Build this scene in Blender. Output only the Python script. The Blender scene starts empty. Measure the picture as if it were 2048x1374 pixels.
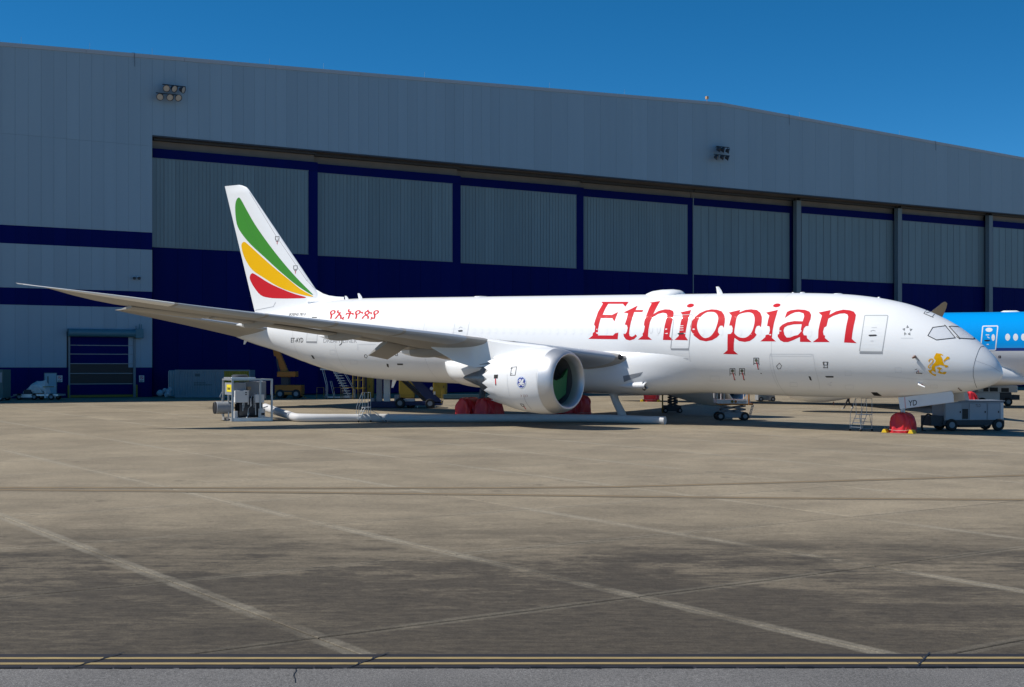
import bpy, bmesh, math, random
import numpy as np
from mathutils import Vector, Matrix
from mathutils.bvhtree import BVHTree
from mathutils.geometry import tessellate_polygon
random.seed(7)
R = math.radians
scene = bpy.context.scene
COL = scene.collection
# ------------------------------------------------------------------ camera
F, CX, HY, CH = 2700.0, 1024.0, 735.0, 4.0        # focal length in photo pixels, horizon row, eye height
cam = bpy.data.objects.new('camera', bpy.data.cameras.new('camera')); COL.objects.link(cam)
cam.location = (0, 0, CH); cam.rotation_euler = (R(90), 0, 0)
cam.data.sensor_width = 36; cam.data.lens = F / 2048 * 36
cam.data.shift_y = (HY - 687) / 2048; cam.data.clip_end = 5000; cam.data.clip_start = .1
scene.camera = cam
# ------------------------------------------------------------------ sky and sun
SUN = Vector((-.66, -.05, .74)).normalized()
w = bpy.data.worlds.new('World'); scene.world = w; w.use_nodes = True
nt = w.node_tree; bg = nt.nodes['Background']
sky = nt.nodes.new('ShaderNodeTexSky'); sky.sky_type = 'NISHITA'; sky.sun_disc = False
sky.sun_elevation = math.asin(SUN.z); sky.sun_rotation = math.atan2(SUN.x, SUN.y)
sky.air_density = .5; sky.dust_density = 0.0; sky.ozone_density = 6.0; sky.altitude = 0
hs = nt.nodes.new('ShaderNodeHueSaturation'); hs.inputs['Saturation'].default_value = 1.25; hs.inputs['Hue'].default_value = .490
nt.links.new(sky.outputs[0], hs.inputs['Color']); nt.links.new(hs.outputs[0], bg.inputs[0]); bg.inputs[1].default_value = .122
sl = bpy.data.lights.new('sun', 'SUN'); sl.energy = 5.0; sl.angle = R(.53); sl.color = (1, .95, .87)
so = bpy.data.objects.new('sun', sl); COL.objects.link(so)
so.rotation_euler = SUN.to_track_quat('Z', 'Y').to_euler()
scene.view_settings.view_transform = 'Standard'; scene.view_settings.look = 'None'
scene.view_settings.exposure = 0; scene.view_settings.gamma = 1

# ------------------------------------------------------------------ materials
MATS = {}
def mat(name, c, rough=.6, metal=0, coat=0, var=0, scale=3, bump=0, bscale=30, emis=None, spec=.5, coords='Object', aniso=None, rand=0):
    if name in MATS: return MATS[name]
    m = bpy.data.materials.new(name); m.use_nodes = True; MATS[name] = m
    n = m.node_tree.nodes; l = m.node_tree.links; b = n['Principled BSDF']
    b.inputs['Base Color'].default_value = (*c, 1); b.inputs['Roughness'].default_value = rough
    b.inputs['Metallic'].default_value = metal; b.inputs['Coat Weight'].default_value = coat
    b.inputs['Coat Roughness'].default_value = .05; b.inputs['Specular IOR Level'].default_value = spec
    if var or bump:
        tc = n.new('ShaderNodeTexCoord'); mp = n.new('ShaderNodeMapping')
        l.new(tc.outputs[coords], mp.inputs[0])
        if aniso: mp.inputs['Scale'].default_value = aniso
    if var:
        nz = n.new('ShaderNodeTexNoise'); nz.inputs['Scale'].default_value = scale; nz.inputs['Detail'].default_value = 6
        l.new(mp.outputs[0], nz.inputs[0])
        mx = n.new('ShaderNodeMix'); mx.data_type = 'RGBA'
        mx.inputs[6].default_value = (*[x * (1 - var) for x in c], 1); mx.inputs[7].default_value = (*[min(1, x * (1 + var * .6)) for x in c], 1)
        l.new(nz.outputs[0], mx.inputs[0]); l.new(mx.outputs[2], b.inputs['Base Color'])
        mr = n.new('ShaderNodeMapRange'); mr.inputs[3].default_value = max(.02, rough - .1); mr.inputs[4].default_value = min(1, rough + .1)
        l.new(nz.outputs[0], mr.inputs[0]); l.new(mr.outputs[0], b.inputs['Roughness'])
    if rand:
        oi = n.new('ShaderNodeObjectInfo'); hv = n.new('ShaderNodeHueSaturation'); rm = n.new('ShaderNodeMapRange'); rm.inputs[3].default_value = 1 - rand; rm.inputs[4].default_value = 1 + rand
        l.new(oi.outputs['Random'], rm.inputs[0]); l.new(rm.outputs[0], hv.inputs['Value'])
        if b.inputs['Base Color'].links: l.new(b.inputs['Base Color'].links[0].from_socket, hv.inputs['Color'])
        else: hv.inputs['Color'].default_value = (*c, 1)
        l.new(hv.outputs[0], b.inputs['Base Color'])
    if bump:
        nb = n.new('ShaderNodeTexNoise'); nb.inputs['Scale'].default_value = bscale; nb.inputs['Detail'].default_value = 4
        l.new(mp.outputs[0], nb.inputs[0])
        bp = n.new('ShaderNodeBump'); bp.inputs['Strength'].default_value = bump; bp.inputs['Distance'].default_value = .02
        l.new(nb.outputs[0], bp.inputs['Height']); l.new(bp.outputs[0], b.inputs['Normal'])
    if emis: b.inputs['Emission Color'].default_value = (*emis, 1); b.inputs['Emission Strength'].default_value = 1
    return m
WHITE = mat('aircraft_white', (.84, .85, .855), .55, coat=.55, var=.02, scale=.6, spec=.25)
WHITE2 = mat('nacelle_white', (.82, .825, .83), .5, coat=.4, var=.02, scale=1, spec=.25)
WINGM = mat('wing_grey', (.36, .35, .335), .5, coat=.1, var=.06, scale=.7, spec=.3)
LIP = mat('polished_lip', (.60, .61, .63), .48, metal=.75, var=.06, scale=2)
LEADM = mat('leading_edge_metal', (.40, .45, .52), .45, metal=.25, var=.05, scale=2)  # bluish base colour holds the sky reflection of the bare metal
RED = mat('livery_red', (.58, .016, .026), .6, coat=.15, spec=.12)
GREEN = mat('livery_green', (.055, .27, .035), .6, coat=.15, spec=.12)
YELLOW = mat('livery_yellow', (.86, .47, .002), .6, coat=.15, spec=.12)
GOLD = mat('livery_gold', (.90, .46, .002), .6, coat=.1, spec=.1)
BLACK = mat('black_paint', (.012, .012, .014), .5)
TAPE = mat('black_tape', (.02, .02, .022), .7)
GREYLN = mat('grey_line', (.33, .34, .36), .5)
PALELN = mat('pale_line', (.60, .61, .62), .5)
DOORW = mat('door_white', (.81, .82, .82), .34, coat=.4)
FILM = mat('window_film', (.72, .74, .77), .3, bump=.5, bscale=3)
DKGREY = mat('dark_grey_metal', (.10, .105, .11), .45, metal=.6, var=.1)
EXH = mat('exhaust_metal', (.34, .335, .33), .45, metal=.6, var=.2, scale=4)
RUBBER = mat('rubber', (.02, .02, .02), .8)
TARPRED = mat('red_tarpaulin', (.66, .02, .03), .45, var=.12, scale=4, bump=.35, bscale=7)
TARPGRN = mat('green_cover', (.02, .16, .05), .55, var=.2, scale=4, bump=.3, bscale=6)
STEEL = mat('galvanised_steel', (.45, .48, .50), .4, metal=.6, var=.12, scale=6)
ALU = mat('aluminium', (.62, .64, .66), .35, metal=.7, var=.08, scale=6)
CHOCK = mat('chock_yellow', (.80, .52, .01), .55)
ORANGE = mat('lift_orange', (.46, .15, .01), .5, var=.1)
NAVY = mat('hangar_navy', (.0012, .0072, .098), .75, var=.22, scale=.7, spec=.08, aniso=(1, 1, .08), rand=.06)
PANEL = mat('hangar_panel', (.27, .355, .42), .6, var=.10, scale=.9, bump=.05, bscale=1.2, aniso=(1, 1, .06), rand=.035)
GLAZE = mat('translucent_panel', (.175, .24, .262), .5, var=.22, scale=.6, aniso=(3, 3, .3), rand=.07)
CONCL = mat('lintel_concrete', (.19, .165, .145), .85, var=.35, scale=.5, bump=.2, bscale=3)
TRIM = mat('roof_trim', (.38, .39, .41), .45, var=.05)
TEAL = mat('shutter_housing', (.06, .17, .22), .45, var=.1)
BLUEGSE = mat('ground_equipment_blue', (.007, .018, .085), .5, var=.15, scale=2)  # darkened so the colour itself carries the airliner's shadow on the stairs
YELGSE = mat('ground_equipment_yellow', (.22, .155, .008), .55, var=.15, scale=2)  # yellow deepened: shade of hangar and aircraft is put into the colour
CONT = mat('container_grey', (.20, .25, .28), .55, var=.15, scale=1.5)
WGSE = mat('ground_equipment_white', (.68, .69, .70), .5, var=.08, scale=2)
GGSE = mat('ground_equipment_grey', (.26, .28, .31), .5, var=.12, scale=2)
DGSE = mat('ground_equipment_dark', (.045, .05, .06), .6, var=.2, scale=2)
HOSEM = mat('duct_fabric', (.60, .60, .60), .6, var=.08, scale=2)
SKIN = mat('skin', (.35, .2, .13), .6)
VEST = mat('hi_vis_vest', (.55, .72, .02), .7)
TROUS = mat('dark_trousers', (.012, .012, .016), .9)
SIGNW = mat('sign_white', (.6, .6, .6), .5)
LENS = mat('lamp_glass', (.5, .42, .34), .2, var=.2, scale=4)
PLASTIC = mat('clear_plastic_wrap', (.66, .66, .64), .35, bump=.8, bscale=4, var=.2)
KLMBLUE = (.0, .33, .83)

# ------------------------------------------------------------------ mesh helpers
class MB:
    def __init__(s): s.v = []; s.f = []
    def add(s, vs, fs):
        k = len(s.v); s.v += [tuple(x) for x in vs]; s.f += [tuple(i + k for i in f) for f in fs]; return s
    def box(s, x0, x1, y0, y1, z0, z1):
        return s.add([(x, y, z) for x in (x0, x1) for y in (y0, y1) for z in (z0, z1)],
                     [(0, 1, 3, 2), (4, 6, 7, 5), (0, 4, 5, 1), (2, 3, 7, 6), (0, 2, 6, 4), (1, 5, 7, 3)])
    def tube(s, pts, r, n=8, caps=True):
        pts = [Vector(p) for p in pts]; m = len(pts); rs = r if hasattr(r, '__len__') else [r] * m
        vs = []; up = None
        for i, p in enumerate(pts):
            d = (pts[min(i + 1, m - 1)] - pts[max(i - 1, 0)]).normalized()
            if up is None: up = Vector((0, 0, 1)) if abs(d.z) < .9 else Vector((0, 1, 0))
            a = d.cross(up).normalized(); b = a.cross(d).normalized(); up = b
            for k in range(n):
                t = 2 * math.pi * (k + .5) / n; vs.append(p + rs[i] * (math.cos(t) * a + math.sin(t) * b))
        fs = [(i * n + k, i * n + (k + 1) % n, (i + 1) * n + (k + 1) % n, (i + 1) * n + k) for i in range(m - 1) for k in range(n)]
        if caps: fs += [tuple(range(n))[::-1], tuple((m - 1) * n + k for k in range(n))]
        return s.add(vs, fs)
    def lathe(s, prof, c, ax, n=24):                     # prof: (distance along axis, radius)
        ax = Vector(ax).normalized(); a = ax.orthogonal().normalized(); b = ax.cross(a); c = Vector(c)
        vs = [c + ax * h + r * (math.cos(2 * math.pi * k / n) * a + math.sin(2 * math.pi * k / n) * b) for h, r in prof for k in range(n)]
        fs = [(i * n + k, i * n + (k + 1) % n, (i + 1) * n + (k + 1) % n, (i + 1) * n + k) for i in range(len(prof) - 1) for k in range(n)]
        return s.add(vs, fs)
    def loft(s, rings, closed=True, caps=True):
        n = len(rings[0]); m = len(rings); vs = [p for r in rings for p in r]
        rng = range(n) if closed else range(n - 1)
        fs = [(i * n + k, i * n + (k + 1) % n, (i + 1) * n + (k + 1) % n, (i + 1) * n + k) for i in range(m - 1) for k in rng]
        if caps: fs += [tuple(range(n))[::-1], tuple((m - 1) * n + k for k in range(n))]
        return s.add(vs, fs)
    def prism(s, poly, off):                              # planar polygon (3D points) swept by off
        n = len(poly); off = Vector(off); p = [Vector(q) for q in poly]
        return s.add(p + [q + off for q in p], [tuple(range(n)), tuple(range(2 * n - 1, n - 1, -1))] + [(i, i + n, (i + 1) % n + n, (i + 1) % n) for i in range(n)])
    def build(s, name, m, parent=None, smooth=False, bevel=0, ang=40, loc=None):
        me = bpy.data.meshes.new(name); me.from_pydata(s.v, [], s.f); me.update()
        bm = bmesh.new(); bm.from_mesh(me); bmesh.ops.recalc_face_normals(bm, faces=bm.faces)
        if bevel: bmesh.ops.bevel(bm, geom=bm.edges[:], offset=bevel, segments=1, affect='EDGES', profile=.5)
        bm.to_mesh(me); bm.free()
        me.materials.append(m)
        if smooth: me.shade_smooth(); me.set_sharp_from_angle(angle=R(ang))
        o = bpy.data.objects.new(name, me); COL.objects.link(o)
        if parent: o.parent = parent
        if loc: o.location = loc
        return o
def thing(name, label, cat, loc=(0, 0, 0), rz=0, group=None):
    o = bpy.data.objects.new(name, None); COL.objects.link(o); o.empty_display_size = .3
    o.location = loc; o.rotation_euler = (0, 0, rz); tag(o, label, cat, group); return o
def tag(o, label, cat, group=None):
    o['label'] = label; o['category'] = cat
    if group: o['group'] = group
    return o
def struct(o): o['kind'] = 'structure'; return o

# ------------------------------------------------------------------ pixel -> place
HM, HY0, HZ = .619, 147.5, CH - 2.74                      # hangar line Y = HY0 + HM X ; base height
HC = 1 / math.hypot(1, HM); HANG = math.atan(HM); SLOPE = .0112
def gz(x, y): return HZ - SLOPE * HC * (HY0 + HM * x - y)  # apron falls gently away from the hangar
def gp(px, py):
    dx = (px - CX) / F; dz = (HY - py) / F; k = SLOPE * HC
    Y = (-2.74 - k * HY0) / (dz + k * HM * dx - k)
    return Vector((dx * Y, Y, dz * Y + CH))
def at(px, py, Y): return Vector(((px - CX) / F * Y, Y, CH + (HY - py) / F * Y))
def ray(px, py): return Vector(((px - CX) / F, 1, (HY - py) / F))
CAMP = Vector((0, 0, CH))

# ------------------------------------------------------------------ apron (falls 1.1 % from the hangar), slabs, road, markings
def ground_mat(name, base, dark, slab=False, bumpy=.25):
    m = bpy.data.materials.new(name); m.use_nodes = True; n = m.node_tree.nodes; l = m.node_tree.links; b = n['Principled BSDF']
    geo = n.new('ShaderNodeNewGeometry')
    def noise(sc, det=5, rough=.6, vec=None, rot=None):
        mp = n.new('ShaderNodeMapping'); l.new(geo.outputs['Position'], mp.inputs[0])
        if vec: mp.inputs['Scale'].default_value = vec
        if rot: mp.inputs['Rotation'].default_value = (0, 0, rot)
        t = n.new('ShaderNodeTexNoise'); t.inputs['Scale'].default_value = sc; t.inputs['Detail'].default_value = det; t.inputs['Roughness'].default_value = rough
        l.new(mp.outputs[0], t.inputs[0]); return t.outputs[0]
    def ramp(src, a, bb, inv=False):
        r = n.new('ShaderNodeMapRange'); r.inputs[1].default_value = a; r.inputs[2].default_value = bb; r.interpolation_type = 'SMOOTHSTEP'
        if inv: r.inputs[3].default_value = 1; r.inputs[4].default_value = 0
        l.new(src, r.inputs[0]); return r.outputs[0]
    def math_(op, a, c):
        q = n.new('ShaderNodeMath'); q.operation = op; q.use_clamp = True
        for i, v in ((0, a), (1, c)):
            if isinstance(v, (int, float)): q.inputs[i].default_value = v
            else: l.new(v, q.inputs[i])
        return q.outputs[0]
    def mix(f, a, c, mode='MIX'):
        x = n.new('ShaderNodeMix'); x.data_type = 'RGBA'; x.blend_type = mode
        for i, v in ((0, f), (6, a), (7, c)):
            if isinstance(v, (int, float)): x.inputs[i].default_value = v
            elif isinstance(v, tuple): x.inputs[i].default_value = (*v, 1)
            else: l.new(v, x.inputs[i])
        return x.outputs[2]
    col = mix(ramp(noise(.35, 6), .3, .7), tuple(x * .86 for x in base), tuple(x * 1.12 for x in base))
    sep = n.new('ShaderNodeSeparateXYZ'); l.new(geo.outputs['Position'], sep.inputs[0])
    if slab:
        # traffic film: heavy where the taxiway runs past (near the road edge), thin out towards the stands
        near = ramp(sep.outputs[1], 17, 42, True)
        st = ramp(noise(.13, 12, .78, (1, 1.4, 1), R(-20)), .45, .56)
        st2 = ramp(noise(.42, 12, .8, (.45, 2, 1), R(8)), .46, .58)
        st3 = ramp(noise(1.7, 10, .82, (.35, 2.2, 1), R(3)), .47, .60)
        f = math_('MULTIPLY', math_('ADD', math_('ADD', math_('MULTIPLY', st, .55), math_('MULTIPLY', st2, .35)), math_('MULTIPLY', st3, .28)), math_('ADD', math_('MULTIPLY', near, .9), .16))
        f = math_('ADD', f, math_('MULTIPLY', ramp(sep.outputs[1], 19, 36, True), .84))
        f = math_('MULTIPLY', math_('MINIMUM', f, 1.0), math_('ADD', .80, math_('MULTIPLY', ramp(noise(4.5, 9, .8, (.5, 1.6, 1), R(5)), .35, .65), .19)))
        col = mix(f, col, dark)
        oi = n.new('ShaderNodeObjectInfo')
        hv = n.new('ShaderNodeHueSaturation'); mr = n.new('ShaderNodeMapRange'); mr.inputs[3].default_value = .90; mr.inputs[4].default_value = 1.08
        l.new(oi.outputs['Random'], mr.inputs[0]); l.new(mr.outputs[0], hv.inputs['Value']); l.new(col, hv.inputs['Color']); col = hv.outputs[0]
        tc = n.new('ShaderNodeTexCoord'); so_ = n.new('ShaderNodeSeparateXYZ'); l.new(tc.outputs['Object'], so_.inputs[0])
        ax = n.new('ShaderNodeMath'); ax.operation = 'ABSOLUTE'; l.new(so_.outputs[0], ax.inputs[0])
        ay = n.new('ShaderNodeMath'); ay.operation = 'ABSOLUTE'; l.new(so_.outputs[1], ay.inputs[0])
        # spalled, scrubbed margins: ragged pale band along each joint, broken up by dirt
        rag = math_('MULTIPLY', noise(2.6, 9, .8), 1.0); keep = ramp(noise(.22, 6, .65), .38, .58)
        e1 = math_('MULTIPLY', ramp(math_('ADD', ramp(ax.outputs[0], 2.62, 3.1), math_('MULTIPLY', rag, .7)), .72, 1.0), math_('ADD', math_('MULTIPLY', keep, .75), .12))
        e2 = math_('MULTIPLY', ramp(math_('ADD', ramp(ay.outputs[0], 2.5, 2.95), math_('MULTIPLY', rag, .7)), .78, 1.1), math_('ADD', math_('MULTIPLY', keep, .4), .05))
        e = math_('MAXIMUM', e1, e2)
        col = mix(math_('MULTIPLY', e, .6), col, (.30, .27, .21))
        sc_ = ramp(noise(3, 7, .8, (.10, 2.4, 1), R(4)), .60, .78)
        col = mix(math_('MULTIPLY', sc_, .32), col, tuple(x * 1.2 for x in base))
        sc2 = ramp(noise(2.2, 7, .8, (2.2, .12, 1), R(-24)), .64, .8)
        col = mix(math_('MULTIPLY', sc2, .25), col, tuple(x * .5 for x in base))
    if slab:
        mid = noise(7, 10, .86); col = mix(math_('MULTIPLY', ramp(mid, .46, .58), .7), col, mix(1.0, col, (.72, .72, .72), 'MULTIPLY'))
        vo = n.new('ShaderNodeTexVoronoi'); vo.inputs['Scale'].default_value = .55; l.new(geo.outputs['Position'], vo.inputs[0])
        sp_ = math_('MULTIPLY', ramp(math_('ADD', vo.outputs['Distance'], math_('MULTIPLY', rag, .12)), .10, .20, True), ramp(noise(.3, 3), .5, .6))
        col = mix(math_('MULTIPLY', sp_, .55), col, dark)
    rd_ = bumpy > .8; fine = noise(26, 6, .78); fine2 = noise(75, 4, .75)
    col = mix(math_('MULTIPLY', ramp(fine, .38, .66), .75), col, mix(1.0, col, (.3, .3, .3) if rd_ else (.55, .55, .56), 'MULTIPLY'))
    col = mix(math_('MULTIPLY', ramp(fine2, .48, .66), .7), col, mix(1.0, col, (3.2, 3.2, 3.2) if rd_ else (2.0, 1.98, 1.9), 'MULTIPLY'))
    l.new(col, b.inputs['Base Color']); b.inputs['Roughness'].default_value = .82; b.inputs['Specular IOR Level'].default_value = .3
    bp = n.new('ShaderNodeBump'); bp.inputs['Strength'].default_value = bumpy; bp.inputs['Distance'].default_value = .01
    l.new(fine, bp.inputs['Height']); l.new(bp.outputs[0], b.inputs['Normal'])
    return m
CONC = (.30, .25, .175); CDARK = (.049, .0405, .030)
SLABM = ground_mat('apron_concrete', CONC, CDARK, True)
BASEM = ground_mat('apron_concrete_far', tuple(x * .95 for x in CONC), CDARK)
ROADM = ground_mat('asphalt_road', (.15, .145, .14), (.06, .06, .06), bumpy=1.0)
BLKPAINT = mat('black_marking', (.016, .014, .017), .75, var=.3, scale=4, coords='Generated', aniso=(20, 1, 1))
YELPAINT = mat('yellow_marking', (.35, .26, .11), .8, var=.6, scale=3, coords='Object', aniso=(1, 14, 1), bump=.3, bscale=40)
YELPALE = mat('worn_yellow_marking', (.27, .19, .085), .8, var=.3, scale=2)
BRNPAINT = mat('faded_black_marking', (.19, .155, .11), .8, var=.25, scale=2)
def sheet(pts, dz): return [(x, y, gz(x, y) + dz) for x, y in pts]
apron = struct(MB().add(sheet([(-700, -300), (900, -300), (900, 700), (-700, 700)], -.03), [(0, 1, 2, 3)]).build('apron', BASEM))
E1 = Vector((math.cos(R(35)), math.sin(R(35)), 0)); E2 = Vector((-E1.y, E1.x, 0))
def onplane(v): return Vector((v.x, v.y, SLOPE * HC * (v.y - HM * v.x)))
def make_slab():
    hx, hy = 3.04, 2.89; b = MB(); bv = .02
    b.add([(-hx, -hy, -.028), (hx, -hy, -.028), (hx, hy, -.028), (-hx, hy, -.028), (-hx, -hy, -.01), (hx, -hy, -.01), (hx, hy, -.01), (-hx, hy, -.01),
           (-hx + bv, -hy + bv, 0), (hx - bv, -hy + bv, 0), (hx - bv, hy - bv, 0), (-hx + bv, hy - bv, 0)],
          [(0, 1, 5, 4), (1, 2, 6, 5), (2, 3, 7, 6), (3, 0, 4, 7), (4, 5, 9, 8), (5, 6, 10, 9), (6, 7, 11, 10), (7, 4, 8, 11), (8, 9, 10, 11)])
    me = bpy.data.meshes.new('slab'); me.from_pydata(b.v, [], b.f); me.update(); me.materials.append(SLABM); return me
slab_me = make_slab(); cand = []
for i in range(-30, 40):
    for j in range(-14, 30):
        c = E1 * (8.97 + 6.105 * (i + .5)) + E2 * (17.75 + 5.81 * (j + .5))
        if c.y < 13: continue
        px = CX + F * c.x / c.y
        dn = HC * (HY0 + HM * c.x - c.y)
        if -5.5 * F / c.y < px < 2048 + 5.5 * F / c.y and dn > 3.5: cand.append((c.y, i, j, c))
cand.sort(key=lambda t: t[0])
X_ = onplane(E1).normalized(); Y_ = onplane(E2); Z_ = X_.cross(Y_).normalized(); Y_ = Z_.cross(X_)
for yy, i, j, c in cand[:298]:
    o = bpy.data.objects.new('slab', slab_me); COL.objects.link(o); o.parent = apron
    tilt = random.uniform(-.0006, .0006)
    M = Matrix((X_, Y_, Z_)).transposed().to_4x4(); M.translation = (c.x, c.y, gz(c.x, c.y) + random.uniform(-.002, .002))
    o.matrix_world = M @ Matrix.Rotation(tilt, 4, 'X')
# road along the apron edge
ry = lambda x, y0: y0 + x * .028
N = 90
def strip(name, y0, y1, m, dz, x0=-60, x1=60, j0=0, j1=0, n=N, th=0):
    b = MB(); vs = []
    for k in range(n + 1):
        x = x0 + (x1 - x0) * k / n
        ya = ry(x, y0) + (random.uniform(-1, 1) * j0); yb = ry(x, y1) + random.uniform(-1, 1) * j1
        vs += [(x, ya, gz(x, ya) + dz), (x, yb, gz(x, yb) + dz)]
    b.add(vs, [(2 * k, 2 * k + 2, 2 * k + 3, 2 * k + 1) for k in range(n)])
    return b.build(name, m)
road = struct(strip('road', -220, 17.78, ROADM, .012, j1=.012, n=500))
blk = struct(strip('edge_marking_border', 17.77, 18.66, BLKPAINT, .008, j0=0, n=60, j1=.006))
# yellow lines are laid slab by slab, broken where the pavement joints cross
cuts = [-40, -24, -12.1, -5.75, -2.12, 5.42, 11.6, 24, 40]
for ya, yb in ((18.02, 18.135), (18.34, 18.455)):
    for a, c in zip(cuts[:-1], cuts[1:]):
        o = strip('painted_line', ya, yb, YELPAINT, .0125, a + .075 + (ya - 18) * .5, c + .05 + (ya - 18) * .5, .004, .004, 24); o.parent = blk
for x in cuts[1:-1]:                                       # open joints across the painted band
    o = MB().add([(x - .05 - .015, ry(x, 17.79), gz(x, 17.8) + .0165), (x - .05 + .015, ry(x, 17.79), gz(x, 17.8) + .0165), (x + .42 + .015, ry(x, 18.72), gz(x, 18.7) + .0165), (x + .42 - .015, ry(x, 18.72), gz(x, 18.7) + .0165)], [(0, 1, 2, 3)]).build('joint_sealant', BLACK, blk)
cr = MB()
for x, a in ((-2.85, .1),):                     # crack across the asphalt
    pts = [(x + a * k / 6 + random.uniform(-.02, .02), 17.77 - k * .12) for k in range(8)]
    for p, q in zip(pts[:-1], pts[1:]): cr.add([(p[0] - .008, p[1], gz(*p) + .0165), (p[0] + .008, p[1], gz(*p) + .0165), (q[0] + .008, q[1], gz(*q) + .0165), (q[0] - .008, q[1], gz(*q) + .0165)], [(0, 1, 2, 3)])
cr.build('crack', BLACK, road)
tar = MB()
for k in range(300):                                       # crumbled bitumen bead between road and slabs
    x = -30 + k * .2 + random.uniform(-.05, .05); y = ry(x, 17.79)
    tar.tube([(x, y, gz(x, y) + .012), (x + .21, y + random.uniform(-.012, .012), gz(x, y) + .012)], random.uniform(.012, .028), 5)
o = tar.build('bitumen_bead', BLACK, road); o['kind'] = 'stuff'
def painted(name, pxs, wd, m, dz, parent=None):
    P = [gp(*p) for p in pxs]; P2 = []
    for a, b in zip(P[:-1], P[1:]):
        for k in range(12): P2.append(a.lerp(b, k / 12))
    P2.append(P[-1]); vs = []
    for i, p in enumerate(P2):
        d = (P2[min(i + 1, len(P2) - 1)] - P2[max(i - 1, 0)]); nn = Vector((-d.y, d.x, 0)).normalized() * wd / 2
        for q in (p - nn, p + nn): vs.append((q.x, q.y, gz(q.x, q.y) + dz))
    return MB().add(vs, [(2 * k, 2 * k + 2, 2 * k + 3, 2 * k + 1) for k in range(len(P2) - 1)]).build(name, m, parent)
for pts in ([(-300, 975), (0, 975.5), (600, 976.5), (1000, 976), (1230, 974), (1500, 967), (2048, 951), (2400, 940)], [(-300, 977), (0, 980), (500, 984), (1024, 990), (1500, 996), (2048, 1000), (2400, 1003)]):
    brd = struct(painted('stand_lead_in_line', pts, .56, BRNPAINT, .008))
    painted('painted_line', pts, .17, YELPALE, .012, brd)

# ------------------------------------------------------------------ hangar
hg = thing('aircraft_hangar', 'huge grey and navy clad aircraft hangar with tall sliding doors', 'hangar', (0, HY0, HZ), HANG)
HMAT = Matrix.Translation((0, HY0, HZ)) @ Matrix.Rotation(HANG, 4, 'Z'); HINV = HMAT.inverted()
def hq(px, py, d=0.0):
    o = HINV @ CAMP; r = HINV.to_3x3() @ ray(px, py); t = (d - o.y) / r.y; return o + t * r
U0 = hq(304.5, 500).x; ZT = hq(304.5, 270).z
def roof(u):
    pk = hq(1441, 205); a = hq(0, 84); b = hq(2048, 315)
    return a.z + (pk.z - a.z) * (u - a.x) / (pk.x - a.x) if u < pk.x else pk.z + (b.z - pk.z) * (u - pk.x) / (b.x - pk.x)
PKU = hq(1441, 205).x
ULEFT, URIGHT = -95, 150
# dark backing so that panel joints read as recesses
b = MB(); b.prism([(ULEFT, .12, ZT), (ULEFT, .12, roof(ULEFT) - .1), (PKU, .12, roof(PKU) - .1), (URIGHT, .12, roof(URIGHT) - .1), (URIGHT, .12, ZT)], (0, .25, 0)); b.build('wall_backing', DGSE, hg)
MB().box(ULEFT, U0 - .03, .12, .37, .0, ZT - .002).build('wall_backing', DGSE, hg)
b = MB(); b.prism([(ULEFT, .4, 0), (ULEFT, .4, roof(ULEFT) - .2), (PKU, .4, roof(PKU) - .2), (URIGHT, .4, roof(URIGHT) - .2), (URIGHT, .4, ZT + 1), (U0 - .1, .4, ZT + 1), (U0 - .1, .4, 0)], (0, .3, 0)); b.build('structural_wall', CONCL, hg)
b = MB()
for a, c in ((ULEFT, PKU), (PKU, URIGHT)):
    b.add([(a, .3, roof(a) - .25), (c, .3, roof(c) - .25), (c, 70, roof(c) - .25), (a, 70, roof(a) - .25), (a, .3, roof(a) - .05), (c, .3, roof(c) - .05), (c, 70, roof(c) - .05), (a, 70, roof(a) - .05)], [(0, 1, 2, 3), (4, 5, 6, 7), (0, 1, 5, 4), (2, 3, 7, 6), (1, 2, 6, 5), (3, 0, 4, 7)])
b.build('roof', TRIM, hg)
for nm, bx in (('end_wall', (ULEFT, ULEFT + .3, .75, 70, 0, roof(ULEFT) - .3)), ('end_wall', (URIGHT - .3, URIGHT, .75, 70, 0, roof(URIGHT) - .3)), ('rear_wall', (ULEFT, URIGHT, 70.1, 70.4, 0, 30))):
    MB().box(*bx).build(nm, PANEL, hg)
def wallz(py, px=150): return hq(px, py).z
PW = 1.12; G = .011
zl = [0, hq(150, 735).z, hq(0, 610).z * .5 + hq(300, 614.5).z * .5, hq(0, 575).z * .5 + hq(304, 583).z * .5, hq(0, 487.5).z * .5 + hq(304, 498).z * .5, hq(0, 450).z * .5 + hq(304, 464.5).z * .5, hq(0, 266).z, None]
pm = [NAVY, PANEL, NAVY, PANEL, NAVY, PANEL, PANEL]
DU0, DU1 = hq(137, 700).x, hq(270, 700).x; DZ = hq(200, 664).z
nc = 22
def wpanel(u0, u1, z0, z1a, z1b, m):
    g = G / 2
    bb = MB().add([(u0 + g, 0, z0 + g), (u1 - g, 0, z0 + g), (u1 - g, 0, z1b - g), (u0 + g, 0, z1a - g), (u0 + g, .09, z0 + g), (u1 - g, .09, z0 + g), (u1 - g, .09, z1b - g), (u0 + g, .09, z1a - g)],
             [(0, 1, 2, 3), (4, 7, 6, 5), (0, 4, 5, 1), (1, 5, 6, 2), (2, 6, 7, 3), (3, 7, 4, 0)])
    return bb.build('wall_panel', m, hg)
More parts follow.
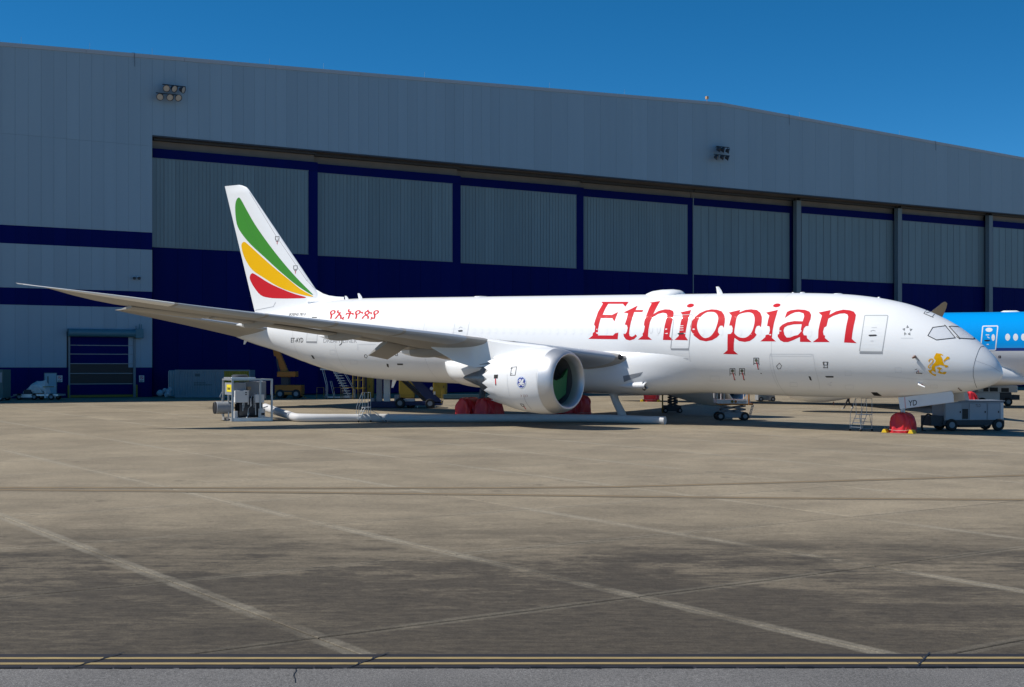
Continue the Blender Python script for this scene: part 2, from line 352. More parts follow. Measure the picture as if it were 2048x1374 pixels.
for c in range(nc):
    u1 = U0 - c * PW; u0 = u1 - PW
    for r in range(7):
        z0, z1 = zl[r], zl[r + 1]
        if r < 2 and u1 > DU0 and u0 < DU1 :
            if r == 0: continue
            if u0 > DU0 - .3 and u1 < DU1 + .3: z0 = max(z0, DZ)
            if z1 - z0 < .1: continue
        if r == 6: wpanel(u0, u1, z0, roof(u0) - .36, roof(u1) - .36, pm[r])
        else: wpanel(u0, u1, z0, z1, z1, pm[r])
# navy wall beside the roller door (only the parts the door leaves free)
ul = U0
for c in range(nc):
    u1 = U0 - c * PW; u0 = u1 - PW
    if u1 > DU0 and u0 < DU1:
        if u0 < DU0 < u1 - .05: wpanel(u0, DU0, 0, zl[1], zl[1], NAVY)
        if u1 > DU1 > u0 + .05: wpanel(DU1, u1, 0, zl[1], zl[1], NAVY)
wpanel(ULEFT, U0 - nc * PW, 0, roof(ULEFT) - .36, roof(U0 - nc * PW) - .36, PANEL)
u = U0
while u < URIGHT - .5:
    wdt = PW if u < -2 else (2 * PW if u < 88 else 12)
    v = min(u + wdt, URIGHT)
    if u < PKU < v: v = PKU
    wpanel(u, v, ZT, roof(u) - .36, roof(v) - .36, PANEL); u = v
for a, c in ([(ULEFT, -55)] + [(-55 + 9.2 * k, -55 + 9.2 * (k + 1)) for k in range(9)] + [(27.8, PKU)] + [(PKU + 10 * k, PKU + 10 * (k + 1)) for k in range(12)]):
    c = min(c, URIGHT); g = .012
    if c - a < .3: continue
    MB().add([(a + g, -.07, roof(a) - .36), (c - g, -.07, roof(c) - .36), (c - g, -.07, roof(c)), (a + g, -.07, roof(a)), (a + g, .35, roof(a) - .36), (c - g, .35, roof(c) - .36), (c - g, .35, roof(c)), (a + g, .35, roof(a))],
             [(0, 1, 2, 3), (4, 7, 6, 5), (0, 4, 5, 1), (1, 5, 6, 2), (2, 6, 7, 3), (3, 7, 4, 0)]).build('coping', TRIM, hg)
for px, py in ((43, 83), (180, 96), (305, 106), (540, 127), (648, 137), (850, 155), (1100, 175), (1250, 187), (1600, 234), (1800, 270)):
    p = hq(px, py); MB().tube([(p.x, .1, roof(p.x) - .1), (p.x, .1, roof(p.x) + .62)], .012, 5).build('lightning_rod', STEEL, hg)
p = hq(1415, 200); bcn = MB().tube([(p.x, .1, roof(p.x) - .1), (p.x, .1, roof(p.x) + .5)], .03, 6).box(p.x - .14, p.x + .14, -.05, .25, roof(p.x) + .3, roof(p.x) + .62).build('obstruction_light', mat('beacon', (.5, .3, .15), .4), hg)
for px, py in ((268, 105), (1577, 232), (1870, 285)):
    p = hq(px, py); MB().tube([(p.x - .2, .0, roof(p.x) + .02), (p.x, -.12, roof(p.x) + .04), (p.x + .03, -.12, roof(p.x) - .6), (p.x + .05, -.1, roof(p.x) - 1.25)], .018, 5).build('earthing_cable', DGSE, hg)
# door recess: soffit, concrete lintel, jamb, doors
MB().box(U0, URIGHT, .4, 7.5, ZT + .02, ZT + .3).build('soffit', CONCL, hg)
MB().box(U0 - .25, U0 - .035, .09, 7.5, .0, ZT - .01).build('door_jamb', NAVY, hg)
MB().box(U0, URIGHT, -.03, .36, ZT - .14, ZT - .01).build('drip_edge', DGSE, hg)
MB().box(U0 - .2, URIGHT, 7.5, 7.7, 0, ZT + 1).build('inner_wall', DGSE, hg)
bnd = [304.5, 628.5, 914.5, 1160.5, 1385.5, 1597, 1799, 1981, 2145, 2290]
dep = [1.1, 1.9, 2.7, 3.5, 3.5, 2.7, 1.9, 1.1, 1.1]
ZL1, ZL0, ZLT = hq(305, 316.5, 1.1).z, hq(305, 492.5, 1.1).z, hq(305, 296, 1.1).z
us = [hq(x, 500, d).x for x, d in zip(bnd, [1.1, 1.5, 2.3, 3.1, 3.5, 2.7, 1.9, 1.1, 1.1, 1.1])]
FRM = mat('door_frame_grey', (.16, .20, .225), .5, var=.1)
for i in range(9):
    u0, u1, d = us[i], us[i + 1], dep[i]
    e0 = .06; e1 = -.25 if i < 4 else .06
    if i >= 5: e0 = -.05
    lf = MB().box(u0 + e0, u1 - e1, d + .08, d + .5, .06, ZLT).build('sliding_door', NAVY, hg)
    # flat navy sheets above and below the glazing (panel by panel) and the glazing strips themselves
    nS = 13 if i else 14; a0, a1 = u0 + (.12 if i < 5 else .55), u1 - (.85 if i < 5 else .3)
    if i == 0: a0 = u0 + .02
    stepu = (a1 - a0) / nS
    for k in range(nS):
        x0 = a0 + k * stepu; dz = random.uniform(-.006, .006)
        MB().box(x0 + .03, x0 + stepu - .03, d + .02 + dz, d + .075, ZL0, ZL1).build('glazing_panel', GLAZE, lf)
        for q in (1, 2): MB().box(x0 + stepu * q / 3 - .012, x0 + stepu * q / 3 + .012, d - .005, d + .012, ZL0, ZL1).build('rib', FRM, lf) if i < 4 else None
    fr = MB().box(a0 - .05, a1 + .05, d - .01, d + .07, ZL1 + .001, ZL1 + .07).box(a0 - .05, a1 + .05, d - .01, d + .07, ZL0 - .08, ZL0 - .001)
    for k in range(nS + 1): fr.box(a0 + k * stepu - .028, a0 + k * stepu + .028, d - .012, d + .068, ZL0, ZL1)
    fr.build('glazing_frame', FRM, lf)
    for k in range(7):
        x0 = u0 + e0 + .02 + k * (u1 - e1 - u0 - e0 - .04) / 7; x1 = x0 + (u1 - e1 - u0 - e0 - .04) / 7
        MB().box(x0 + .012, x1 - .012, d + .04, d + .078, .12, ZL0 - .1).build('lower_sheet', NAVY, lf)
    MB().box(u0 + e0 + .02, u1 - e1 - .02, d + .03, d + .075, ZL1 + .09, ZLT - .02).build('top_sheet', NAVY, lf)
    if i < 5 and i: MB().box(u0 + .02, u0 + .14, d - .02, d + .5, .06, ZLT + .02).build('door_edge_post', FRM, lf)
    if i >= 5: MB().box(u0 - .42, u0 + .34, d - .12, d + .55, .02, ZT - .35).build('door_edge_post', FRM, lf)
    # concrete beam over each door
    MB().box(u0 + .05, u1 - .05, d + .35, d + .9, ZLT + .0, ZT + .01).build('lintel', CONCL, hg)
    MB().box(u0 + .05, u1 - .05, d - .25, d + .34, ZT - .3, ZT + .0).build('door_rail', DGSE, hg)
# left wall fittings
rd = MB().box(DU0 - .05, DU1 + .05, .14, .3, 0, DZ + .1).build('door_reveal', DGSE, hg)
door = thing('roller_door', 'navy roller door with six pale ribs under a teal drum housing', 'roller door', HMAT @ Vector((DU0, -.06, 0)), HANG)
DW = DU1 - DU0
def dzp(py): return hq(200, py).z
ys = [673, 691, 708.5, 727.5, 747, 768, 790]
for k in range(6):
    z1 = dzp(ys[k]) - .05; z0 = dzp(ys[k + 1]) + .05
    MB().box(.16, DW - .2, .1, .16, z0, z1).build('curtain_section', BLACK if k in (3, 4) else NAVY, door)
    if k < 5: MB().box(.14, DW - .18, .04, .15, z0 - .07, z0 - .005).build('rib', GGSE, door)
MB().box(.14, DW - .18, .06, .17, .02, dzp(790) - .0).build('bottom_bar', YELGSE, door)
MB().box(-.02, .13, -.02, .19, 0, dzp(672)).build('guide_rail', FRM, door); MB().box(DW - .17, DW + .05, -.02, .19, 0, dzp(672)).build('guide_rail', FRM, door)
hz = dzp(666)
MB().tube([(-.1, -.22, hz), (DW - .1, -.22, hz)], .36, 20).box(-.1, DW - .1, -.2, .05, hz - .36, hz + .35).build('drum_housing', TEAL, door, True)
mh = MB().box(DW - .1, DW + .65, -.5, .05, hz - .45, hz + .42).build('motor_housing', TEAL, door, bevel=.03)
MB().tube([(DW + .5, -.3, hz + .4), (DW + .5, -.3, hz + .85)], .05, 8).tube([(DW + .3, -.3, hz + .4), (DW + .3, -.3, hz + .85), ], .05, 8).tube([(DW, -.3, hz + .4), (DW, -.3, hz + .7)], .04, 8).build('conduit', TEAL, door)
for px, side in ((137, 'short yellow bollard at the roller door jamb beside the personnel door'), (273.5, 'short yellow bollard at the roller door jamb beside the big sliding doors')):
    q = hq(px, 790, -.45); bo = thing('bollard', side, 'bollard', HMAT @ Vector((q.x, -.45, 0)), HANG)
    MB().tube([(0, 0, -.02), (0, 0, 1.1)], .085, 14).build('post', YELGSE, bo, True); MB().lathe([(0, .085), (.05, .06), (.07, 0)], (0, 0, 1.1), (0, 0, 1), 14).build('cap', YELGSE, bo, True)
q0, q1 = hq(89.5, 747), hq(112, 747)
pd = thing('personnel_door', 'pale blue personnel door with a narrow black vision slot', 'door', HMAT @ Vector((q0.x, -.03, 0)), HANG)
MB().box(0, q1.x - q0.x, -.05, .02, .02, q0.z).build('door_leaf', mat('pale_blue_door', (.30, .42, .48), .5, var=.05), pd)
MB().box(.22, .30, -.07, -.04, 1.1, 1.95).build('vision_slot', BLACK, pd); MB().box(q1.x - q0.x - .17, q1.x - q0.x - .08, -.1, -.04, .95, 1.1).build('handle', STEEL, pd)
MB().box(-.07, -.005, -.05, .02, 0, q0.z + .06).box(q1.x - q0.x + .005, q1.x - q0.x + .07, -.05, .02, 0, q0.z + .06).box(-.004, q1.x - q0.x + .004, -.05, .02, q0.z + .003, q0.z + .06).build('frame', FRM, pd)
for px0, px1, lab in ((114, 124.5, 'white notice board beside the pale blue personnel door'), (278, 288, 'white notice board on the navy wall beside the sliding doors')):
    a = hq(px0, 751); c = hq(px1, 764)
    sg = thing('notice_sign', lab, 'sign', HMAT @ Vector((a.x, -.03, c.z)), HANG); W_, H_ = c.x - a.x, a.z - c.z
    MB().box(0, W_, -.02, .02, 0, H_).build('board', SIGNW, sg)
    bb = MB(); cx_, cz_ = W_ / 2, H_ * .66; rr = H_ * .26
    for k in range(20):
        t0, t1 = 2 * math.pi * k / 20, 2 * math.pi * (k + 1) / 20
        bb.add([(cx_ + r_ * math.cos(t), -.024, cz_ + r_ * math.sin(t)) for t, r_ in ((t0, rr), (t1, rr), (t1, rr * .75), (t0, rr * .75))], [(0, 1, 2, 3)])
    bb.add([(cx_ - rr * .75, -.024, cz_ + rr * .5), (cx_ - rr * .5, -.024, cz_ + rr * .75), (cx_ + rr * .75, -.024, cz_ - rr * .5), (cx_ + rr * .5, -.024, cz_ - rr * .75)], [(0, 1, 2, 3)])
    bb.build('prohibition_ring', RED, sg)
    MB().box(W_ * .12, W_ * .88, -.024, -.021, H_ * .16, H_ * .24).box(W_ * .12, W_ * .7, -.024, -.021, H_ * .05, H_ * .11).build('text_line', BLACK, sg)
for px, py, lab in ((267.5, 555, 'small wall camera farther from the sliding doors of the pair on the grey wall'), (277, 555, 'small wall camera nearer the sliding doors of the pair on the grey wall')):
    q = hq(px, py); o = thing('security_camera', lab, 'camera', HMAT @ Vector((q.x, 0, q.z)), HANG, 'wall cameras')
    MB().box(-.12, .12, -.12, -.002, -.02, .08).build('mount', WGSE, o); MB().lathe([(0, .13), (.1, .15), (.2, .11), (.25, 0)], (0, -.2, .02), (0, -.25, -1), 14).build('dome', DGSE, o, True)
def flood(name, label, spots, d=-.9):
    c = hq(*spots[0][:2], d); o = thing(name, label, 'floodlight', HMAT @ Vector((c.x, 0, c.z)), HANG)
    zs = []
    for px, py, dx, dzv in spots:
        q = hq(px, py, d); p = Vector((q.x - c.x, d, q.z - c.z)); zs.append(p)
        ax = Vector((dx, -1, dzv)).normalized(); rad = .34
        h = MB().lathe([(-.42, 0), (-.42, .12), (-.36, .2), (-.1, .27), (0, rad), (.03, rad), (.03, rad * .88), (-.02, rad * .86)], p, ax, 18).build('lamp_head', DGSE, o, True)
        MB().lathe([(-.015, rad * .86), (.0, rad * .5), (.005, 0)], p, ax, 18).build('lens', LENS, h, True)
    br = MB()
    for row in (spots[:3], spots[3:]):
        A = [hq(s[0], s[1], d) for s in row]; zz = A[0].z - c.z + .42
        br.tube([(A[0].x - c.x - .3, d + .3, zz), (A[-1].x - c.x + .3, d + .3, zz)], .05, 6)
        br.tube([(A[1].x - c.x - .5, d + .3, zz), (A[1].x - c.x - .5, -.005, zz)], .05, 6).tube([(A[1].x - c.x + .5, d + .3, zz), (A[1].x - c.x + .5, -.005, zz)], .05, 6)
        for a in A: br.tube([(a.x - c.x, d + .3, zz), (a.x - c.x, d + .15, a.z - c.z + .1)], .03, 6)
    br.build('bracket', DGSE, o)
flood('floodlight_cluster', 'cluster of six floodlights on the wall above the corner of the first sliding door', [(333, 177, -.3, -.5), (349, 178, .4, -.5), (367, 180, .9, -.4), (320, 194, -.6, -.5), (340, 195, -.1, -.5), (357, 196, .1, -.5)])
flood('floodlight_cluster', 'cluster of six floodlights on the fascia below the roof ridge', [(1440, 299, 1.0, -.4), (1448, 300, 1.1, -.4), (1458, 302, 1.2, -.4), (1435, 315, .9, -.5), (1447, 315, 1, -.5), (1457, 316, 1.1, -.5)])

# ------------------------------------------------------------------ airliner pose: origin on the ground line under the nose, X aft, Y starboard, Z up
YAW, PIT = R(142.35), R(1.27)
AM = Matrix.Translation((25.62, 70.7, CH - 3.86)) @ Matrix.Rotation(YAW, 4, 'Z') @ Matrix.Rotation(-PIT, 4, 'Y')
AI = AM.inverted()
def aray(px, py, M=None):
    I = AI if M is None else M.inverted()
    return I @ CAMP, (I.to_3x3() @ ray(px, py))
def apl(px, py, y=0.0):                                    # pixel -> point on the airliner's plane y = const
    o, d = aray(px, py); t = (y - o.y) / d.y; return o + t * d
def aground(x, y): 
    p = AM @ Vector((x, y, 0)); q = Vector((p.x, p.y, gz(p.x, p.y))); return (AI @ q).z
def interp(xs, ys, x):                                     # monotone-ish cubic (finite difference) interpolation
    xs = np.array(xs, float); ys = np.array(ys, float); n = len(xs); d = np.diff(ys) / np.diff(xs); m = np.zeros(n)
    m[0], m[-1] = d[0], d[-1]
    for i in range(1, n - 1): m[i] = 0 if d[i - 1] * d[i] <= 0 else 2 * d[i - 1] * d[i] / (d[i - 1] + d[i])
    i = int(min(max(np.searchsorted(xs, x) - 1, 0), n - 2)); h = xs[i + 1] - xs[i]; t = min(max((x - xs[i]) / h, 0), 1)
    return float((2*t**3-3*t**2+1)*ys[i] + (t**3-2*t**2+t)*h*m[i] + (-2*t**3+3*t**2)*ys[i+1] + (t**3-t**2)*h*m[i+1])
ZC = 4.93
SX = [0, .12, .35, .8, 1.5, 2.5, 3.5, 4.5, 5.5, 7, 9, 11.5, 14, 40, 43, 46, 49, 52, 55, 58, 59.8, 60.3]
ST = [-1.36, -1.02, -.66, -.17, .42, 1.13, 1.66, 2.07, 2.37, 2.66, 2.87, 2.96, 2.985, 2.985, 2.985, 2.97, 2.87, 2.6, 2.1, 1.4, .85, .62]
SB = [-1.46, -1.70, -1.89, -2.12, -2.33, -2.50, -2.66, -2.77, -2.84, -2.91, -2.96, -2.985, -2.985, -2.985, -2.93, -2.79, -2.44, -1.82, -1.08, -.48, -.06, .08]
SW = [.03, .36, .66, 1.05, 1.47, 1.87, 2.15, 2.36, 2.52, 2.68, 2.81, 2.87, 2.885, 2.885, 2.87, 2.78, 2.54, 2.16, 1.66, 1.02, .50, .27]
def hull(SX, ST, SB, SW, zc0, stations, n=72):
    rings = []
    for x in stations:
        t, b_, w_ = interp(SX, ST, x), interp(SX, SB, x), interp(SX, SW, x)
        zc = (t + b_) / 2; hh = (t - b_) / 2; ring = []
        for k in range(n):
            a = 2 * math.pi * k / n; ring.append((x, w_ * math.sin(a), zc0 + zc + hh * math.cos(a)))
        rings.append(ring)
    return rings
stn = sorted(set([0, .03, .07, .12, .2, .3, .42, .55, .7, .85] + list(np.arange(1, 15, .25)) + list(np.arange(15, 40, .6)) + list(np.arange(40, 60.3, .4)) + [60.3]))
def paint_hull_mat():
    m = WHITE; n = m.node_tree.nodes; l = m.node_tree.links; b = n['Principled BSDF']
    tc = n.new('ShaderNodeTexCoord'); w1 = n.new('ShaderNodeTexNoise'); w1.inputs['Scale'].default_value = .5; w1.inputs['Detail'].default_value = 2
    l.new(tc.outputs['Object'], w1.inputs[0]); bp = n.new('ShaderNodeBump'); bp.inputs['Strength'].default_value = .05; bp.inputs['Distance'].default_value = .05
    l.new(w1.outputs[0], bp.inputs['Height']); l.new(bp.outputs[0], b.inputs['Normal'])
paint_hull_mat()
ac = bpy.data.objects.new('airliner', None); COL.objects.link(ac); ac.matrix_world = AM
tag(ac, 'white twin engine airliner with green yellow red fin and large red lettering', 'airplane')
hb = MB().loft(hull(SX, ST, SB, SW, ZC, stn))
fus = hb.build('fuselage', WHITE, ac, True, ang=60)
def bvh_of(o): return BVHTree.FromPolygons([v.co.copy() for v in o.data.vertices], [tuple(p.vertices) for p in o.data.polygons])
FB = bvh_of(fus)

# ------------------------------------------------------------------ markings: flat outlines laid onto a curved skin
def fill2d(loops, dens=None):                             # loops of 2D points (outer first, then holes) -> bmesh
    bm = bmesh.new(); es = []
    tri = tessellate_polygon([[Vector((x, y, 0)) for x, y in lp] for lp in loops])
    pts = [p for lp in loops for p in lp]; vs = [bm.verts.new((x, y, 0)) for x, y in pts]
    for t in tri:
        try: bm.faces.new([vs[i] for i in t])
        except ValueError: pass
    return bm
def dice(bm, step):
    xs = [v.co.x for v in bm.verts]; ys = [v.co.y for v in bm.verts]
    if not xs: return
    for ax, lo, hi in ((0, min(xs), max(xs)), (1, min(ys), max(ys))):
        k = math.floor(lo / step) * step + step
        while k < hi:
            co = (k, 0, 0) if ax == 0 else (0, k, 0); no = (1, 0, 0) if ax == 0 else (0, 1, 0)
            bmesh.ops.bisect_plane(bm, geom=bm.verts[:] + bm.edges[:] + bm.faces[:], plane_co=co, plane_no=no, dist=1e-5); k += step
def lay(bm, name, m, parent, bvh=None, off=.006, M=None, step=4, thick=0):
    """project pixel outlines along the sight lines of the photograph onto the skin they are painted on"""
    bvh = bvh or FB; M = M or AM; dice(bm, step); I = M.inverted(); o = I @ CAMP; R3 = I.to_3x3(); bad = []
    for v in bm.verts:
        d = (R3 @ ray(v.co.x, v.co.y)).normalized(); h, nn, i, t = bvh.ray_cast(o, d)
        if h is None: bad.append(v)
        else:
            if nn.dot(d) > 0: nn = -nn
            v.co = h + nn * off
    bmesh.ops.delete(bm, geom=bad, context='VERTS')
    bmesh.ops.recalc_face_normals(bm, faces=bm.faces)
    if thick: bmesh.ops.solidify(bm, geom=bm.faces[:], thickness=-thick)
    me = bpy.data.meshes.new(name); bm.to_mesh(me); bm.free(); me.materials.append(m)
    ob = bpy.data.objects.new(name, me); COL.objects.link(ob); ob.parent = parent; return ob
def cr_smooth(pts, n=4):                                   # closed Catmull-Rom through the traced points
    out = []; N_ = len(pts)
    for i in range(N_):
        p0, p1, p2, p3 = [np.array(pts[(i + k) % N_], float) for k in (-1, 0, 1, 2)]
        for k in range(n):
            t = k / n; out.append(tuple(.5 * (2*p1 + (p2-p0)*t + (2*p0-5*p1+4*p2-p3)*t*t + (3*p1-p0-3*p2+p3)*t**3)))
    return out
def tr(pts, x0, y0, s): return [(x0 + x * s, y0 + y * s) for x, y in pts]
def stroke(pts, wd, closed=False):
    bm = bmesh.new(); P = [np.array(p, float) for p in pts]; n = len(P); vs = []
    for i in range(n):
        a = P[i - 1] if (i or closed) else P[i]; c = P[(i + 1) % n] if (i < n - 1 or closed) else P[i]
        d1 = P[i] - a; d2 = c - P[i]
        n1 = d1 / (np.linalg.norm(d1) + 1e-9); n2 = d2 / (np.linalg.norm(d2) + 1e-9)
        if np.linalg.norm(d1) < 1e-6: n1 = n2
        if np.linalg.norm(d2) < 1e-6: n2 = n1
        t = n1 + n2; t = t / (np.linalg.norm(t) + 1e-9); k = 1 / max(.5, abs(float(t @ n1)))
        nn = np.array((-t[1], t[0])) * wd / 2 * k
        vs.append((bm.verts.new((*(P[i] + nn), 0)), bm.verts.new((*(P[i] - nn), 0))))
    for i in range(n if closed else n - 1):
        a, c = vs[i], vs[(i + 1) % n]
        try: bm.faces.new((a[0], a[1], c[1], c[0]))
        except ValueError: pass
    return bm
def ell(cx, cy, rx, ry, rot=0, n=28): return [(cx + rx * math.cos(t) * math.cos(rot) - ry * math.sin(t) * math.sin(rot), cy + rx * math.cos(t) * math.sin(rot) + ry * math.sin(t) * math.cos(rot)) for t in [2 * math.pi * k / n for k in range(n)]]
def text_bm(body, x0, x1, y0, y1, shear=0, rise=0, offset=0, extra=0):
    cu = bpy.data.curves.new('t', 'FONT'); cu.body = body; cu.resolution_u = 3; cu.offset = offset; cu.space_character = 1 + extra
    ob = bpy.data.objects.new('t', cu); COL.objects.link(ob)
    dg = bpy.context.evaluated_depsgraph_get(); dg.update(); me = bpy.data.meshes.new_from_object(ob.evaluated_get(dg))
    bm = bmesh.new(); bm.from_mesh(me); bpy.data.objects.remove(ob); bpy.data.meshes.remove(me)
    xs = [v.co.x for v in bm.verts]; ys = [v.co.y for v in bm.verts]
    if not xs: return bm
    ax, bx, ay, by = min(xs), max(xs), min(ys), max(ys)
    for v in bm.verts:
        u = (v.co.x - ax) / (bx - ax); t = (v.co.y - ay) / (by - ay)
        v.co = (x0 + u * (x1 - x0 - shear) + t * shear, y1 - t * (y1 - y0) + rise * u, 0)
    return bm
def mark(loops, name, m, parent=None, **k): return lay(fill2d(loops), name, m, parent or fus, **k)
def line(pts, wd, name, m, parent=None, closed=False, **k): return lay(stroke(pts, wd, closed), name, m, parent or fus, **k)
def A_(p): return tr(p, 1170, 590, .13672)
def B_(p): return tr(p, 1440, 590, .1416)
LT = [
 [A_([(237,100),(640,100),(590,172),(555,130),(340,130),(300,195),(258,290),(395,292),(485,248),(430,388),(400,338),(232,338),(218,385),(205,430),(192,500),(190,590),(410,592),(440,560),(488,550),(478,648),(50,642),(110,595),(115,555),(140,540),(150,460),(132,430),(150,365),(165,325),(190,250),(262,128)])],
 [A_([(772,155),(740,220),(853,220),(838,250),(720,250),(695,330),(672,400),(655,480),(645,560),(655,600),(690,610),(720,595),(738,575),(762,600),(720,645),(655,665),(600,650),(570,610),(562,565),(590,570),(612,540),(625,480),(612,440),(582,432),(605,365),(630,270),(565,255),(640,220),(700,190)])],
 [A_([(1102,88),(1075,130),(1030,215),(1000,280),(1080,232),(1170,210),(1240,213),(1290,235),(1298,270),(1290,330),(1262,440),(1245,540),(1235,605),(1290,660),(1140,658),(1150,560),(1165,450),(1190,350),(1205,300),(1190,270),(1140,260),(1070,277),(1000,322),(970,352),(950,400),(930,500),(922,605),(980,655),(775,652),(845,595),(842,565),(860,540),(875,460),(862,435),(870,380),(905,280),(940,190),(975,125),(945,112)])],
 [A_([(1395,255),(1552,220),(1530,290),(1505,380),(1480,500),(1465,600),(1508,662),(1310,657),(1370,600),(1385,510),(1400,400),(1430,290)])],
 [A_([(1850,210),(1930,215),(2000,240),(2035,290),(2048,340),(2045,400),(2030,480),(2010,448),(1975,450),(1950,490),(1945,540),(1968,578),(1930,620),(1860,660),(1770,678),(1680,660),(1600,600),(1555,530),(1540,460),(1555,400),(1600,330),(1680,265),(1760,228)]),
  A_(cr_smooth([(1830,247),(1900,255),(1940,300),(1948,360),(1930,440),(1900,520),(1840,600),(1770,630),(1720,615),(1670,560),(1642,490),(1640,430),(1660,360),(1710,300),(1770,258)],3))],
 [B_([(125,248),(285,210),(275,245),(360,210),(440,202),(520,212),(570,250),(592,310),(590,380),(578,455),(555,433),(520,440),(500,480),(492,530),(518,562),(480,610),(420,650),(350,663),(270,650),(205,605),(195,690),(195,785),(255,838),(45,832),(105,780),(105,660),(108,552),(150,550),(175,520),(180,470),(165,432),(130,430),(150,350),(165,292)]),
  B_(cr_smooth([(390,245),(450,255),(480,290),(490,350),(480,430),(450,520),(400,580),(340,605),(270,595),(215,555),(202,520),(215,430),(240,310),(290,265)],3))],
 [B_([(650,248),(818,210),(795,290),(765,390),(745,490),(733,605),(790,655),(570,655),(640,595),(645,565),(690,555),(705,500),(700,445),(665,435),(680,350),(697,292)])],
 [B_([(945,240),(1000,215),(1100,203),(1200,210),(1265,235),(1288,280),(1280,340),(1255,400),(1250,438),(1215,440),(1185,470),(1170,530),(1185,568),(1225,572),(1230,610),(1295,665),(1130,662),(1130,592),(1040,635),(960,665),(900,665),(850,640),(815,590),(815,560),(835,550),(840,460),(880,420),(950,385),(1050,368),(1168,372),(1190,300),(1180,260),(1120,240),(1060,245),(1000,270),(915,325)]),
  B_([(1155,412),(1135,530),(1100,565),(1050,575),(990,600),(940,600),(910,560),(897,500),(910,460),(950,435),(1040,415)])],
 [B_([(1392,248),(1565,212),(1545,280),(1640,230),(1740,207),(1830,215),(1890,235),(1920,280),(1912,340),(1890,430),(1870,540),(1862,620),(1930,680),(1752,670),(1765,560),(1785,430),(1812,310),(1800,275),(1760,260),(1690,265),(1600,295),(1530,335),(1505,440),(1470,460),(1455,520),(1465,565),(1485,575),(1480,605),(1550,665),(1310,665),(1385,608),(1390,500),(1410,400),(1440,290)])],
]
for lp in LT: mark(lp, 'letter', RED)
mark([ell(1170 + 1543 * .13672, 590 + 155 * .13672, 7.2, 3.7, -.2)], 'letter_dot', RED); mark([ell(1440 + 802 * .1416, 590 + 147 * .1416, 7.5, 3.7, -.17)], 'letter_dot', RED)
try: lay(text_bm('\u12e8\u12a2\u1275\u12ee\u1335\u12eb', 655, 760, 618.5, 639.5, shear=7, offset=.012), 'amharic_lettering', RED, fus)
except Exception as e: print('amharic', e)
lay(text_bm('ET-AYD', 582, 606.5, 675.5, 685, offset=.012), 'registration', BLACK, fus, step=3)
lay(text_bm('DREAM', 647, 679.5, 677.5, 685.3, offset=-.004), 'type_lettering', GREYLN, fus, step=3); lay(text_bm('LINER', 686, 713.8, 678, 685.5, offset=-.004), 'type_lettering', GREYLN, fus, step=3)
line(tr([(565,1030),(590,1080),(605,1130),(600,1180),(575,1220),(530,1243)], 640, 600, .0728), 1.5, 'type_swoosh', BLACK)
lay(text_bm('BOEING 787-9', 578, 612, 626, 631.5, shear=1.5, offset=.02), 'model_lettering', BLACK, fus, step=3)
C_ = lambda p: tr(p, 1840, 690, .05095)
lion = [[(630,318),(820,340),(905,385),(895,430),(840,400),(805,420),(845,470),(880,540),(895,640),(930,720),(945,770),(1040,790),(1090,800),(1105,850),(1050,890),(960,870),(985,825),(900,815),(830,790),(760,780),(700,815),(600,835),(585,880),(600,960),(560,1000),(470,950),(440,880),(500,760),(590,680),(620,610),(575,560),(540,520),(560,450),(600,380)],
 [(460,900),(600,940),(622,1085),(545,1030),(490,1005),(450,1045),(480,1110),(560,1140),(632,1150),(625,1215),(560,1210),(460,1150),(370,1080),(315,985),(430,985)],
 [(640,880),(760,865),(870,915),(830,960),(780,1000),(800,1050),(880,1080),(950,1050),(1040,1060),(1030,1110),(960,1150),(880,1130),(800,1130),(690,1070),(740,1020),(740,960),(660,920)],
 [(920,600),(1000,520),(1060,450),(1130,460),(1160,510),(1120,570),(1060,575),(990,610),(940,680)]]
for i, lp in enumerate(lion): mark([C_(lp)], 'lion_emblem', GOLD, off=.006 + .0015 * i)
line(C_([(355,660),(350,600),(400,555),(470,545),(520,590),(480,680),(400,760),(335,830),(335,880),(380,905),(430,880)]), 2.0, 'lion_emblem', GOLD, off=.0115)
for k in range(5):                                         # alliance star: five folded arrowheads in a ring
    t = -math.pi / 2 + 2 * math.pi * k / 5; cx, cy = 1814.7, 661.5
    f = lambda r, a: (cx + r * .95 * math.cos(t + a), cy + r * math.sin(t + a))
    mark([[f(11.5, 0), f(7.0, .5), f(5.4, .0)]], 'alliance_star', mat('star_dark', (.14, .15, .15), .5)); mark([[f(11.5, 0), f(5.4, 0), f(6.6, -.5)]], 'alliance_star', mat('star_pale', (.42, .44, .45), .5))
line([(1802, 676.3), (1826, 676.3)], .8, 'alliance_lettering', PALELN)
# doors
def rq(c, r=.16, n=5):                                     # rounded quadrilateral
    out = []
    for i in range(4):
        p, a, b_ = [np.array(q, float) for q in (c[i], c[i - 1], c[(i + 1) % 4])]
        p1 = p + (a - p) * r * min(1, 14 / max(1, np.linalg.norm(a - p))); p2 = p + (b_ - p) * r * min(1, 14 / max(1, np.linalg.norm(b_ - p)))
        for k in range(n + 1):
            t = k / n; out.append(tuple((1-t)**2 * p1 + 2*t*(1-t) * p + t*t * p2))
    return out
def door(c, lw, lm, sill=None, handle=None, fill=True):
    d = mark([rq(c)], 'door', DOORW, ac, off=.004) if fill else None
    ln = line(rq(c), lw, 'door_outline', lm, d or ac, True, off=.009)
    if sill: mark([sill], 'door_sill', GREYLN, d or ac, off=.011)
    if handle:
        x, y, ww = handle
        mark([[(x - ww, y - .8), (x - ww * .6, y - 1.6), (x + ww * .6, y - 2), (x + ww, y - .5), (x + ww * .7, y + 1.2), (x - ww * .7, y + 1.8)]], 'door_handle', BLACK, d or ac, off=.013)
    return d
